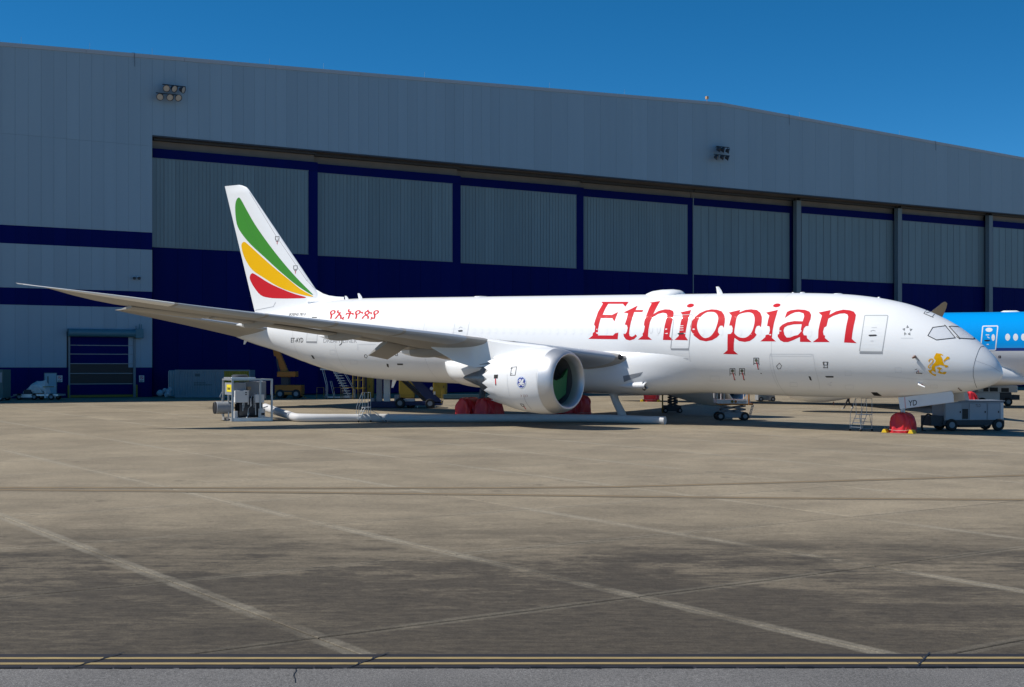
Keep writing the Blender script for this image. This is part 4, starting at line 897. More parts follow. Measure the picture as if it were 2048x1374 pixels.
line(N9([(843,372),(910,366),(890,480),(825,484)]), 1.0, 'access_marking', TAPE, na, True, off=.008, **ke); line(N9([(828,386),(858,386)]), 1.0, 'access_marking', TAPE, na, off=.009, **ke); line(N9([(826,462),(852,462)]), 1.0, 'access_marking', TAPE, na, off=.009, **ke)
mark([N9([(602,474),(658,472),(652,524),(600,526)])], 'access_marking', TAPE, na, off=.009, **ke); line(N9([(622,528),(626,612)]), 2.0, 'streamer', RED, na, off=.009, **ke); line(N9([(624,600),(627,618)]), 1.8, 'streamer', TAPE, na, off=.012, **ke)
line(N9([(690,212),(712,196),(738,192),(718,214)]), .9, 'access_marking', TAPE, na, True, off=.009, **ke); line(N9([(672,230),(692,212)]), .9, 'access_marking', TAPE, na, off=.009, **ke)
line(N9([(960,870),(1000,876),(1015,905),(985,903)]), .9, 'access_marking', TAPE, na, True, off=.009, **ke); line(N9([(1005,905),(1040,945)]), 1.1, 'streamer', RED, na, off=.009, **ke)
line(N9([(1010,770),(1030,830),(1065,890),(1115,945)]), .5, 'cowl_seam', GREYLN, na, off=.009, **ke); line(N9([(780,470),(785,600),(800,700),(812,760)]), .4, 'cowl_seam', PALELN, na, off=.009, **ke); line(N9([(1180,450),(1185,620),(1210,760),(1275,900)]), .4, 'cowl_seam', PALELN, na, off=.009, **ke)
for x in (965, 1000, 1020, 1045): line(N9([(x,745),(x+14,760),(x+4,775)]), .7, 'cowl_lettering', mat('faded_red', (.35, .2, .2), .5), na, off=.009, **ke)

# ------------------------------------------------------------------ landing gear
def wheel(p, r, wd, parent):
    t = MB().lathe([(-wd / 2, r * .55), (-wd / 2, r * .86), (-wd * .36, r * .97), (0, r), (wd * .36, r * .97), (wd / 2, r * .86), (wd / 2, r * .55)], p, (0, 1, 0), 28).build('wheel', RUBBER, parent, True)
    MB().lathe([(-wd / 2 + .04, r * .56), (-wd / 2 + .07, r * .2), (-wd / 2 + .07, 0)], p, (0, 1, 0), 20).lathe([(wd / 2 - .04, r * .56), (wd / 2 - .07, r * .2), (wd / 2 - .07, 0)], p, (0, 1, 0), 20).build('hub', ALU, t, True)
for sg in (1, -1):
    y = 4.9 * sg; gx = 31.2; g0 = aground(gx, y)
    gear = MB().tube([(gx, y * .86, 3.2), (gx, y, g0 + .68)], .2, 14).tube([(gx - .75, y, g0 + .66), (gx + .75, y, g0 + .66)], .15, 12).tube([(gx, y * .95, g0 + 1.8), (gx - .2, y * .55, 2.4)], .09, 10).build('main_landing_gear', DKGREY, ac, True)
    
    for dx in (-.74, .74):
        for dy in (-.55, .55): wheel((gx + dx, y + dy * .8, aground(gx + dx, y + dy) + .6), .58, .44, gear)
nx = apl(1806, 864).x; g0 = aground(nx, 0)
ng = MB().tube([(nx + .1, 0, 2.3), (nx, 0, g0 + .5)], .13, 14).tube([(nx, 0, g0 + 1.4), (nx - 1.3, 0, 2.25)], .07, 10).tube([(nx, -.5, g0 + .5), (nx, .5, g0 + .5)], .08, 10).build('nose_landing_gear', STEEL, ac, True)
for dy in (-.3, .3): wheel((nx, dy, g0 + .46), .45, .3, ng)
def plate(pxs, y, th, m, name, parent=None): return MB().prism([tuple(apl(px, py, y)) for px, py in pxs], (0, -th, 0)).build(name, m, parent or ac)
gdm = mat('gear_door_grey', (.62, .66, .70), .4, coat=.2)
gd = plate([(1796.5, 795), (1903, 782.5), (1907, 790), (1907, 804), (1800, 818)], .72, .05, gdm, 'nose_gear_door')
gd2 = plate([(1796.5, 795), (1903, 782.5), (1907, 790), (1907, 804), (1800, 818)], .0, .05, gdm, 'nose_gear_door'); gd2.location = (0, -.70, 0)
GB = bvh_of(gd)
lay(text_bm('YD', 1817, 1834, 801, 812, rise=-1.4, offset=.012), 'door_lettering', BLACK, gd, bvh=GB, off=.008); line([(1809.5, 794), (1811, 817)], .9, 'door_stripe', RED, gd, bvh=GB, off=.008); line([(1838.5, 791), (1839, 814)], .5, 'door_seam', PALELN, gd, bvh=GB, off=.008)
plate([(1905, 783), (1926, 781), (1931, 800), (1909, 803)], .1, .6, mat('bay_interior', (.42, .40, .36), .6), 'forward_gear_door')

# ------------------------------------------------------------------ tarpaulin covers and chocks
def cover_mesh(lx, ly, h, seed, n=56, lv=22):
    rnd = random.Random(seed); ph = [rnd.uniform(0, 6.28) for _ in range(8)]; rings = []
    for i in range(lv + 1):
        t = i / lv; z = h * math.sin(t * math.pi / 2) if t > .0 else 0
        q = z / h; sx = math.sqrt(max(0, 1 - max(0, (q - .42) / .58) ** 2.2)) if i < lv else .0; sy = (1 - .10 * q) * (1 if q < .9 else max(.0, math.sqrt(max(0, 1 - ((q - .9) / .1) ** 2)) * .5 + .5))
        if i == lv: sx, sy = .12, .5
        ring = []
        for k in range(n):
            a = 2 * math.pi * k / n; e = .62; c_, s_ = math.cos(a), math.sin(a)
            w_ = 1 + (.055 * math.sin(9 * a + ph[0] + 3.5 * q) + .05 * math.sin(15 * a + ph[1] - 5 * q) + .045 * math.sin(5 * a + ph[2] + 6 * q) + .025 * math.sin(26 * a + ph[5] + 7 * q)) * (1 - .35 * q) - .04 * q * math.sin(3 * a + ph[3])
            ring.append((lx / 2 * sx * w_ * abs(c_) ** e * (1 if c_ > 0 else -1), ly / 2 * sy * w_ * abs(s_) ** e * (1 if s_ > 0 else -1), z + .02 * math.sin(6 * a + ph[4]) * q))
        rings.append(ring)
    return MB().loft(rings)
CROP = mat('tie_cord', (.5, .48, .42), .8)
def cover(p, yaw, lx, ly, h, seed, label, group=None):
    o = thing('wheel_cover', label, 'tarpaulin', p, yaw, group); cover_mesh(lx, ly, h, seed).build('sheet', TARPRED, o, True, ang=70)
    pts = [(lx * .535 * math.copysign(abs(math.cos(a)) ** .62, math.cos(a)), ly * .535 * math.copysign(abs(math.sin(a)) ** .62, math.sin(a)), .16 + .02 * math.sin(3 * a)) for a in [2 * math.pi * k / 40 for k in range(41)]]
    MB().tube(pts, .012, 5).build('tie_cord', CROP, o); return o
def chock(p, yaw, label, group=None, l=.5):
    o = thing('wheel_chock', label, 'chock', p, yaw, group)
    MB().prism([(-.16, -l / 2, 0), (.16, -l / 2, 0), (.07, -l / 2, .19), (-.05, -l / 2, .2)], (0, l, 0)).build('wedge', CHOCK, o, bevel=.012); MB().tube([(0, -l / 2, .1), (.02, -l / 2 - .12, .12), (.02, -l / 2 - .16, .02)], .015, 5).build('rope', RUBBER, o); return o
def aw(x, y): 
    p = AM @ Vector((x, y, 0)); return Vector((p.x, p.y, gz(p.x, p.y)))
k = 0
for sg, sd in ((1, 'main wheels behind the engine with the roundel'), (-1, 'main wheels on the belly side away from the roundel engine')):
    for dx, w_ in ((-.78, 'forward'), (.78, 'rear')):
        k += 1; cover(aw(31.2 + dx, 4.9 * sg), YAW, 1.5, 1.75, 1.4, k, 'red tarpaulin over the %s %s' % (w_, sd))
cover(aw(nx, 0), YAW, 1.28, 1.22, 1.12, 9, 'red tarpaulin over the nose wheels under the lettered gear door')
chock(aw(nx + .75, .55), YAW, 'yellow wheel chock behind the red nose wheel cover'); chock(aw(nx - .72, .5), YAW, 'yellow wheel chock ahead of the red nose wheel cover')

# ------------------------------------------------------------------ second airliner
KN = gp(1303, 803); kd = Vector((39.9, 112.7, 0)) - Vector((KN.x, KN.y, 0)); KYAW = math.atan2(kd.y, kd.x)
kt = Vector((math.cos(KYAW), math.sin(KYAW), 0)); ko = KN - kt * 5.6
kg = gz(ko.x + kt.x * 31.8, ko.y + kt.y * 31.8)
KM = Matrix.Translation((ko.x, ko.y, kg - .0)) @ Matrix.Rotation(KYAW, 4, 'Z'); KI = KM.inverted()
kl = bpy.data.objects.new('airliner', None); COL.objects.link(kl); kl.matrix_world = KM; tag(kl, 'blue and white airliner parked behind the white airliner by the hangar', 'airplane')
zb0 = (KI @ at(2030, 702, 110)).z; zb1 = (KI @ at(2030, 696, 110)).z
KPAINT = mat('blue_livery', KLMBLUE, .3, coat=.5); n = KPAINT.node_tree.nodes; l = KPAINT.node_tree.links
tc = n.new('ShaderNodeTexCoord'); sp = n.new('ShaderNodeSeparateXYZ'); l.new(tc.outputs['Object'], sp.inputs[0])
def stepn(v, a):
    q = n.new('ShaderNodeMath'); q.operation = 'GREATER_THAN'; l.new(v, q.inputs[0]); q.inputs[1].default_value = a; return q.outputs[0]
m1 = n.new('ShaderNodeMix'); m1.data_type = 'RGBA'; m1.inputs[6].default_value = (.78, .79, .8, 1); m1.inputs[7].default_value = (.0, .035, .25, 1); l.new(stepn(sp.outputs[2], zb0), m1.inputs[0])
m2 = n.new('ShaderNodeMix'); m2.data_type = 'RGBA'; m2.inputs[7].default_value = (*KLMBLUE, 1); l.new(m1.outputs[2], m2.inputs[6]); l.new(stepn(sp.outputs[2], zb1), m2.inputs[0]); l.new(m2.outputs[2], n['Principled BSDF'].inputs['Base Color'])
kf = MB().loft(hull(SX, ST, SB, SW, ZC, stn)).build('fuselage', KPAINT, kl, True, ang=60); KB = bvh_of(kf)
kk = dict(bvh=KB, M=KM)
S8 = lambda p: tr(p, 1780, 580, .16)
kd_ = mark([rq(S8([(1160,452),(1348,450),(1318,752),(1130,752)]))], 'door', KPAINT, kl, off=.004, **kk); kd_.data.materials[0] = mat('blue_door', KLMBLUE, .3, coat=.5)
line(rq(S8([(1160,452),(1348,450),(1318,752),(1130,752)])), 2.2, 'door_outline', DOORW, kd_, True, off=.01, **kk)
mark([S8(ell(1238, 498, 44, 26))], 'door_window', DOORW, kd_, off=.012, **kk); mark([S8(ell(1290, 595, 21, 42))], 'door_window', DOORW, kd_, off=.012, **kk)
mark([S8(ell(1215, 632, 40, 10))], 'door_handle', BLACK, kd_, off=.012, **kk); line(S8([(1198,562),(1240,562)]), 1.8, 'door_marking', DOORW, kd_, off=.012, **kk); line(S8([(1215,585),(1245,603)]), 1.5, 'door_marking', DOORW, kd_, off=.012, **kk); line(S8([(1208,680),(1236,680)]), 1.8, 'door_marking', DOORW, kd_, off=.012, **kk)
for i in range(6): mark([S8(ell(1471 + 99 * i, 590, 31, 44))], 'cabin_window', DOORW, kf, off=.008, **kk)
line(S8([(1360,826),(1382,826),(1382,848),(1360,848)]), 1.5, 'access_marking', BLACK, kf, True, off=.008, **kk)
rr = []
for x, hw, top, bot in ((15.6, .6, 2.5, 2.12), (17.8, 2.15, 3.5, 1.78), (20.6, 2.98, 4.35, 1.68), (26, 3.26, 4.4, 1.66), (32.2, 3.24, 4.6, 1.68), (34.2, 3.05, 4.3, 1.72), (36.0, 2.6, 3.3, 1.8), (37.4, 1.7, 2.4, 1.92)):
    zc = bot + (top - bot) * .42; rr.append([(x, hw * abs(math.sin(a)) ** .72 * (1 if math.sin(a) >= 0 else -1), zc + ((top - zc) if math.cos(a) > 0 else (zc - bot)) * abs(math.cos(a)) ** .72 * (1 if math.cos(a) > 0 else -1)) for a in [2 * math.pi * q / 40 for q in range(40)]])
MB().loft(rr).build('wing_body_fairing', WHITE, kl, True, ang=60)
p = KI @ at(2020, 619, 112.5); MB().loft([[(p.x + x, hw * math.cos(a), ZC + 2.93 + hh * math.sin(a)) for a in [math.pi * q / 10 for q in range(11)]] for x, hw, hh in ((-.75, .1, .06), (-.5, .3, .16), (.5, .3, .16), (.75, .1, .06))], closed=False, caps=False).build('crown_fitting', WHITE, kl, True)
ktip = KI @ at(1888, 604.5, 84); kroot = Vector((20.3, -2.2, 3.4)); rr = []
for t, ch, dz in ((0, 8, 0), (.25, 6, -.1), (.5, 3.6, -.4), (.75, 1.9, -.5), (.88, 1.15, -.32), (.95, .65, -.12), (.985, .35, .0), (1, .1, .02)):
    q = kroot.lerp(ktip, t); rr.append(section(q.x - (.9 * (1 - (t - .8) / .2) * 0 if t > .8 else 0), q.y, q.z + dz, ch, .1))
MB().loft(rr).build('wing', WINGM, kl, True, ang=50)
ke_ = KI @ at(1640, 760, 101); EZ = 2.5
MB().lathe([(.45, 1.33), (.1, 1.42), (0, 1.51), (.1, 1.6), (.5, 1.72), (1.4, 1.82), (2.6, 1.80), (3.6, 1.66), (4.8, 1.4)], (ke_.x - 2.2, ke_.y, EZ), (1, 0, 0), 48).build('engine_nacelle', WHITE2, kl, True, ang=70)
MB().lathe([(.4, 1.4), (.45, 0)], (ke_.x - 2.2, ke_.y, EZ), (1, 0, 0), 32).build('intake_cover', TARPRED, kl)
MB().tube([(ke_.x + 1.0, ke_.y - .3, EZ - 1.75), (ke_.x + 1.05, ke_.y - .3, EZ - 2.05)], [.05, .02], 6).build('drain_mast', mat('mast_brown', (.3, .12, .08), .6), kl)
MB().prism([(ke_.x - .6, ke_.y - .25, EZ + 1.6), (ke_.x + 4, ke_.y - .25, EZ + 1.2), (ke_.x + 6, ke_.y - .25, EZ + 2.4), (ke_.x + 1.0, ke_.y - .25, EZ + 2.6)], (0, .5, 0)).build('pylon', WHITE2, kl)
def kgz(x, y): p = KM @ Vector((x, y, 0)); return (KI @ Vector((p.x, p.y, gz(p.x, p.y)))).z
g0 = kgz(5.6, 0); kn = MB().tube([(5.7, 0, 2.4), (5.6, 0, g0 + .5)], .13, 12).tube([(5.6, -.5, g0 + .5), (5.6, .5, g0 + .5)], .08, 8).build('nose_landing_gear', STEEL, kl, True)
for dy in (-.3, .3): wheel((5.6, dy, g0 + .46), .45, .3, kn)
for y in (-4.9, 4.9):
    g0 = kgz(31.8, y); km = MB().tube([(31.8, y * .86, 3), (31.8, y, g0 + .68)], .2, 12).tube([(31.0, y, g0 + .66), (32.6, y, g0 + .66)], .14, 10).build('main_landing_gear', DKGREY, kl, True)
    for dx in (-.74, .74):
        for dy in (-.55, .55): wheel((31.8 + dx, y + dy * .8, kgz(31.8 + dx, y + dy) + .6), .58, .44, km)
def kw_(x, y): p = KM @ Vector((x, y, 0)); return Vector((p.x, p.y, gz(p.x, p.y)))
cover(kw_(5.6, 0), KYAW, 1.3, 1.25, 1.15, 21, 'red tarpaulin on small wheels seen under the belly with two yellow chocks')
chock(kw_(4.85, -.45), KYAW, 'yellow chock on the hangar corner side of the small red tarpaulin under the belly', 'chocks at the far nose wheel'); chock(kw_(6.35, -.45), KYAW, 'yellow chock between the small red tarpaulin and the black scissor lift', 'chocks at the far nose wheel')
for dx, w_ in ((-.78, 'near'), (.78, 'beside the white van of')): cover(kw_(31.8 + dx, -4.9), KYAW, 1.5, 1.85, 1.42, 30 + int(dx), 'dark red tarpaulin over %s wheels of the blue airliner' % ('forward main' if dx < 0 else 'rear main'))

# ------------------------------------------------------------------ ground equipment
def PXR(name, label, cat, px, py, group=None, dy=0):
    P = gp(px, py); s = F / P.y; o = thing(name, label, cat, P, 0, group)
    return o, (lambda x: (x - px) / s), (lambda y: (py - y) / s), s
def wheels(o, spots, r, wd, name='wheel', ax=(0, 1, 0)):
    for p in spots:
        t = MB().lathe([(-wd / 2, 0), (-wd / 2, r * .9), (-wd * .3, r), (wd * .3, r), (wd / 2, r * .9), (wd / 2, 0)], p, ax, 20).build(name, RUBBER, o, True)
        MB().lathe([(-wd / 2 - .006, 0), (-wd / 2 - .006, r * .5)], p, ax, 14).build('hub', GGSE, t)
# 1 air-conditioning skid
P = gp(465, 843); psi = R(25); c1_ = thing('air_conditioning_unit', 'open steel frame air conditioning skid with a yellow label feeding the white duct', 'ground unit', P, psi)
W3, D3, H3 = 2.42, 2.45, 2.58; t = .055
fr = MB()
for x in (0, W3):
    for y in (0, D3): fr.box(x - t, x + t, y - t, y + t, 0, H3)
fr.box(t, W3 - t, -.05, .05, H3 - .1, H3).box(t, W3 - t, D3 - .05, D3 + .05, H3 - .1, H3).box(-.05, .05, t, D3 - t, H3 - .1, H3).box(W3 - .05, W3 + .05, t, D3 - t, H3 - .1, H3)
fr.box(1.66, 1.76, -.04, .04, .2, H3 - .1).box(-.04, .04, 1.0, 1.1, .2, 1.6).build('frame', STEEL, c1_)
bs = MB().box(-.06, .06, .06, D3 - .06, 0, .22).box(W3 - .06, W3 + .06, .06, D3 - .06, 0, .22).box(.06, W3 - .06, -.06, .06, 0, .2).box(.06, W3 - .06, D3 - .06, D3 + .06, 0, .2).box(.06, W3 - .06, .06, D3 - .06, .1, .16).build('base', ALU, c1_)
MB().box(-.07, -.061, .35, .75, .05, .15).box(-.07, -.061, 1.45, 1.85, .05, .15).build('fork_pocket', BLACK, c1_)
MB().box(-.02, 1.5, .3, D3 - .2, H3 - .02, H3 + .09).build('top_plate', ALU, c1_, bevel=.02); MB().lathe([(0, .5), (.1, .5), (.16, .4), (.16, 0)], (.9, 1.9, H3 + .09), (0, 0, 1), 24).build('fan_cowl', DGSE, c1_, True)
MB().box(.06, .9, .25, D3 - .15, 1.58, 2.34).build('cabinet', GGSE, c1_, bevel=.02); sgn_ = MB().box(.04, .058, .5, 1.72, 1.78, 2.22).build('label_plate', mat('label_yellow', (.85, .68, .02), .5), c1_)
bt = MB()
for k in range(7): bt.box(.036, .04, .75 + k * .11, .82 + k * .11, 1.9, 1.9 + (.13 if k % 3 else .17))
bt.build('label_lettering', BLACK, sgn_)
MB().box(.95, W3 - .12, .9, D3 - .2, 1.35, 2.4).build('coil_housing', GGSE, c1_, bevel=.02)
bx_ = MB().box(.16, .96, .02, .34, 1.14, 1.86).build('control_box', WGSE, c1_, bevel=.015); MB().box(.78, .88, .005, .02, 1.72, 1.78).box(.78, .88, .005, .02, 1.6, 1.66).build('latch', BLACK, bx_)
bx_ = MB().box(1.42, 1.96, .02, .3, 1.12, 1.62).build('control_box', WGSE, c1_, bevel=.015)
MB().lathe([(0, .62), (.1, .66), (1.35, .66), (1.42, .6), (1.42, 0)], (.55, 1.1, .85), (1, 0, 0), 28).build('compressor_tank', DGSE, c1_, True)
for y in (1.85, 1.25):
    MB().lathe([(-.62, .34), (-.6, .37), (.35, .37), (.4, .3), (.4, 0)], (-.1, y, .78 if y > 1.5 else .82), (1, 0, 0), 24).build('blower_drum', GGSE if y < 1.5 else DGSE, c1_, True)
    MB().lathe([(-.6, .35), (-.58, 0)], (-.1, y, .78 if y > 1.5 else .82), (1, 0, 0), 24).build('blower_mouth', BLACK, c1_)
MB().tube([(.22, .15, .16), (.22, .15, .62), ], .14, 14).build('filter_bottle', WGSE, c1_, True); MB().tube([(1.85, .2, .16), (1.85, .2, .75)], .2, 14).build('accumulator', WGSE, c1_, True); MB().box(1.7, 1.98, .0, .03, .35, .5).build('plate', BLACK, c1_)
pp = MB()
for a in range(16):
    x = random.uniform(.15, 2.2); z = random.uniform(.3, 1.2); y = random.uniform(.1, .5)
    pp.tube([(x, y, z), (x + random.uniform(-.1, .1), y, z + random.uniform(.2, .7)), (x + random.uniform(-.5, .5), y + .2, z + random.uniform(.2, .7))], random.choice([.018, .025, .035]), 6)
pp.tube([(.9, .12, .2), (1.05, .12, .5), (1.05, .12, .2)], .03, 6).build('pipework', STEEL, c1_)
MB().tube([(1.08, .45, 1.0), (1.08, .45, 2.0)], .045, 8).tube([(1.2, .3, .9), (1.2, .3, 1.4)], .04, 8).build('stand_pipe', WGSE, c1_); MB().box(1.0, 1.24, .38, .56, 1.88, 2.1).build('junction_box', mat('tan_box', (.3, .22, .14), .6), c1_)
MB().tube([(-.12, 2.3, .3), (-.12, 2.3, 1.35), (-.25, 2.3, 1.45), (-.12, 2.3, 1.75)], .025, 6).build('hand_rail', STEEL, c1_)
# 2 duct
def duct(pxs, r, amp, pitch, name, label):
    P = []
    for px, py, lift in pxs:
        q = gp(px, py); P.append(Vector((q.x, q.y, q.z + lift)))
    L = [0]
    for a, b_ in zip(P[:-1], P[1:]): L.append(L[-1] + (b_ - a).length)
    n_ = int(L[-1] / pitch * 2); pts = []; rs = []
    for i in range(n_ + 1):
        s_ = L[-1] * i / n_; k = max(0, min(len(L) - 2, int(np.searchsorted(L, s_)) - 1)); 
        pts.append(Vector([interp(L, [p[c] for p in P], s_) for c in range(3)]))
        sag = .02 * math.sin(s_ * 1.3) + .012 * math.sin(s_ * 3.1 + 1)
        rs.append(r * (1 + sag) * (1 + (amp if i % 2 else -amp)))
    o = thing(name, label, 'duct', (P[0].x, P[0].y, gz(P[0].x, P[0].y))); base = Vector(o.location)
    return o, MB().tube([p - base for p in pts], rs, 20).build('hose', HOSEM, o, True, ang=75), base
dr = .245
dpx = [(530, 835, .66), (550, 838, .52), (575, 841, .36), (600, 843.5, dr), (640, 844, dr), (720, 844, dr), (850, 844, dr), (980, 844, dr), (1100, 844, dr), (1180, 844.5, dr), (1240, 846, dr), (1330, 849, dr)]
du, _, base = duct(dpx, dr, .018, .13, 'air_duct', 'long white ribbed air duct lying on the concrete under the engine')
a = gp(1246, 844.5) - base; b_ = Vector(AM @ apl(1226, 786, 1.2)) - base
MB().tube([Vector((a.x, a.y, a.z + .2)), Vector((a.x, a.y, a.z + .35)).lerp(b_, .2), a.lerp(b_, .7), b_], [.3, .25, .23, .24], 18).build('riser_hose', HOSEM, du, True, ang=70)
# 3 rolling ladders
def ladder(px, py, label, h, w_, ln, steps, rz, rails=True, m=STEEL):
    o = thing('rolling_ladder', label, 'ladder', gp(px, py), rz); fr = MB(); tr_ = .017
    for y in (0, w_):
        fr.tube([(0, y, .06), (ln * .55, y, h)], tr_, 6).tube([(ln, y, .06), (ln * .8, y, h)], tr_, 6).tube([(ln * .55, y, h), (ln, y, h)], tr_, 6).tube([(0, y, .14), (ln, y, .14)], tr_, 6)
        if rails: fr.tube([(.0, y, .1), (.03, y, .95), (ln * .5, y, h + .9), (ln, y, h + .9), (ln, y, .1)], tr_, 6).tube([(ln * .55, y, h), (ln * .5, y, h + .9)], tr_, 6)
    fr.tube([(ln, 0, h + .9), (ln, w_, h + .9)], tr_, 6).tube([(ln, 0, .5), (ln, w_, .5)], tr_, 6).build('frame', m, o)
    for k in range(steps):
        t = (k + 1) / (steps + .0); MB().box(ln * .55 * t - .1, ln * .55 * t + .1, .02, w_ - .02, h * t - .02, h * t + .02).build('step', ALU, o)
    MB().box(ln * .55, ln, .02, w_ - .02, h - .02, h + .02).build('platform', ALU, o)
    for x in (0, ln):
        for y in (0, w_): MB().lathe([(-.03, 0), (-.03, .065), (.03, .065), (.03, 0)], (x, y, .065), (0, 1, 0), 12).build('caster', RUBBER, o)
    return o
ladder(1721, 863, 'silver rolling ladder with four steps standing beside the red nose wheel cover', .92, .75, .95, 4, R(35))
ladder(717, 845, 'small grey rolling ladder standing in front of the white duct', .9, .62, .75, 4, R(20)); 
o = thing('step_stool', 'low grey wheeled steps leaning beside the rolling ladder at the duct', 'steps', gp(752, 845), R(10)); fr = MB()
for y in (0, .4): fr.tube([(0, y, .6), (.55, y, .06)], .017, 6).tube([(.75, y, .55), (.7, y, .06)], .015, 6).tube([(0, y, .6), (-.25, y, .72)], .015, 6)
fr.build('frame', STEEL, o)
for k in range(4): MB().box(.06 + .13 * k, .2 + .13 * k, .01, .39, .5 - .13 * k, .52 - .13 * k).build('step', STEEL, o)
wheels(o, [(.6, .02, .07), (.6, .38, .07)], .07, .05, 'caster')
# 4 passenger stairs unit behind the belly
o, fx, fz, s = PXR('passenger_stairs', 'dark blue mobile passenger stairs parked under the rear fuselage', 'stairs truck', 737, 816)
MB().box(fx(737), fx(883), 0, 2.1, fz(811), fz(803)).build('chassis', BLUEGSE, o, bevel=.02); MB().box(fx(735), fx(800), -.05, 2.15, fz(818) + .1, fz(806)).build('skirt', BLUEGSE, o, bevel=.02)
for x0, x1, m_ in ((752, 763, GGSE), (766.5, 779, STEEL)): MB().box(fx(x0), fx(x1), .3, .8, fz(803), fz(748)).build('mast', m_, o)
MB().prism([(fx(812), .0, fz(752)), (fx(826), .0, fz(752)), (fx(884), .0, fz(806)), (fx(858), .0, fz(806))], (0, .08, 0)).build('side_panel', BLUEGSE, o); MB().prism([(fx(812), 2.0, fz(752)), (fx(826), 2.0, fz(752)), (fx(884), 2.0, fz(806)), (fx(858), 2.0, fz(806))], (0, .08, 0)).build('side_panel', BLUEGSE, o)
for k in range(10):
    xx = fx(803 + 5.6 * k); zz = fz(757 + 5.0 * k); st_ = MB().box(xx - .14, xx + .14, .1, 1.98, zz - .02, zz + .02).build('step', DGSE, o); MB().box(xx - .15, xx - .141, .1, 1.98, zz - .01, zz + .03).build('nosing', ALU, st_)
MB().prism([(fx(800), .1, fz(760)), (fx(805), .1, fz(757)), (fx(862), .1, fz(806)), (fx(850), .1, fz(806))], (0, 1.9, 0)).build('stair_soffit', BLACK, o)
MB().tube([(fx(883), .0, fz(806)), (fx(884), .0, fz(778)), (fx(836), 0, fz(742))], .03, 6).tube([(fx(883), 2.0, fz(806)), (fx(884), 2.0, fz(778)), (fx(836), 2, fz(742))], .03, 6).build('hand_rail', YELGSE, o)
MB().box(fx(788), fx(797), .2, 1.6, fz(803), fz(790)).box(fx(740), fx(748), .3, 1.4, fz(803), fz(797)).build('power_pack', GGSE, o); MB().box(fx(806), fx(829), .3, .7, fz(803.5), fz(798)).build('pump_unit', WGSE, o)
wheels(o, [(fx(800), .0, .38), (fx(800), 1.9, .38), (fx(860), .1, .34), (fx(860), 1.9, .34), (fx(820), .8, .3), (fx(752), 1.9, .34)], .38, .26)
for x_ in (789, 835, 870): MB().tube([(fx(x_), .1, fz(806)), (fx(x_), .1, .02)], .035, 6).build('stabiliser_jack', STEEL, o)
lt = MB().tube([(fx(863), -.005, fz(777)), (fx(863), -.012, fz(777))], .13, 14).box(fx(867), fx(871), -.012, -.002, fz(789), fz(783)).build('panel_emblem', SIGNW, o)
# 5 maintenance stairs near the hangar
o, fx, fz, s = PXR('maintenance_stairs', 'pale steel maintenance stairs with handrails standing against the navy door', 'stairs', 648, 798)
for k in range(11):
    xx = fx(672 + 2.4 * k) ; zz = fz(741 + 5.1 * k); MB().box(xx - .35, xx + .35, .1, 1.1, zz - .03, zz + .03).build('step', STEEL, o)
sd = MB()
for y in (.08, 1.12): sd.tube([(fx(664), y, fz(738)), (fx(700), y, fz(797))], .045, 6).tube([(fx(676), y, fz(726)), (fx(708), y, fz(780)), (fx(708), y, fz(797))], .025, 6).tube([(fx(644), y, fz(738)), (fx(652), y, fz(770)), (fx(652), y, fz(797))], .035, 6).tube([(fx(660), y, fz(762)), (fx(668), y, fz(797))], .03, 6)
sd.build('stringer', STEEL, o); MB().box(fx(640), fx(668), .08, 1.12, fz(740), fz(737)).build('landing', STEEL, o)
gr_ = MB()
for x0, x1 in ((634, 648), (668, 682), (686, 706)): gr_.tube([(fx(x0), -.1, .02), (fx(x0), -.1, fz(775)), (fx(x1), -.1, fz(775)), (fx(x1), -.1, .02)], .03, 6)
gr_.build('guard_rail', YELGSE, o); MB().box(fx(648), fx(706), .05, 1.2, .12, .22).build('base_frame', STEEL, o); wheels(o, [(fx(652), 0, .12), (fx(702), 0, .12), (fx(652), 1.2, .12), (fx(702), 1.2, .12)], .12, .08, 'caster')
# 6 yellow platform and cabinets
o, fx, fz, s = PXR('work_platform', 'yellow railed work platform beside the pale maintenance stairs', 'platform', 705, 798)
pl = MB()
for x in (706, 716, 726): pl.tube([(fx(x), 0, .0), (fx(x), 0, fz(748))], .05, 6); MB().tube([(fx(x), 1.5, .0), (fx(x), 1.5, fz(748))], .05, 6).build('rear_post', YELGSE, o)
for y in (748, 760, 776): pl.tube([(fx(704), 0, fz(y)), (fx(728), 0, fz(y))], .04, 6)
pl.build('railing', YELGSE, o); MB().box(fx(704), fx(728), 0, 1.5, fz(778), fz(775)).build('deck', YELGSE, o)
for x0, x1, py, lab in ((733, 745, 797, 'tall narrow yellow cabinet behind the grey mast of the stairs'), (798, 828, 797, 'yellow sloped hoist housing seen behind the dark stair flight'), (866, 893, 797, 'yellow equipment housing beyond the blue stair panel')):
    o, fx, fz, s = PXR('equipment_housing', lab, 'cabinet', x0, py)
    MB().box(0, fx(x1), 0, 1.6, .08, fz(752)).build('body', YELGSE, o, bevel=.03); MB().box(.12, fx(x1) - .12, -.015, .0, .4, fz(760)).build('door', YELGSE, o); MB().box(.05, fx(x1) - .05, .1, 1.5, 0, .08).build('plinth', DGSE, o); MB().box(fx(x1) - .3, fx(x1) - .22, -.05, -.012, 1.0, 1.2).build('handle', BLACK, o)
o, fx, fz, s = PXR('shade_strip', 'long low dark teal block standing in for ground shade along the hangar base', 'shade strip', 885, 799)  # dark teal block painted as the shaded ground at the hangar foot
MB().box(0, fx(1000), 0, .8, .1, fz(789)).build('body', mat('shade_teal', (.03, .08, .1), .6), o); MB().box(.1, fx(1000) - .1, .1, .7, 0, .1).build('plinth', DGSE, o)
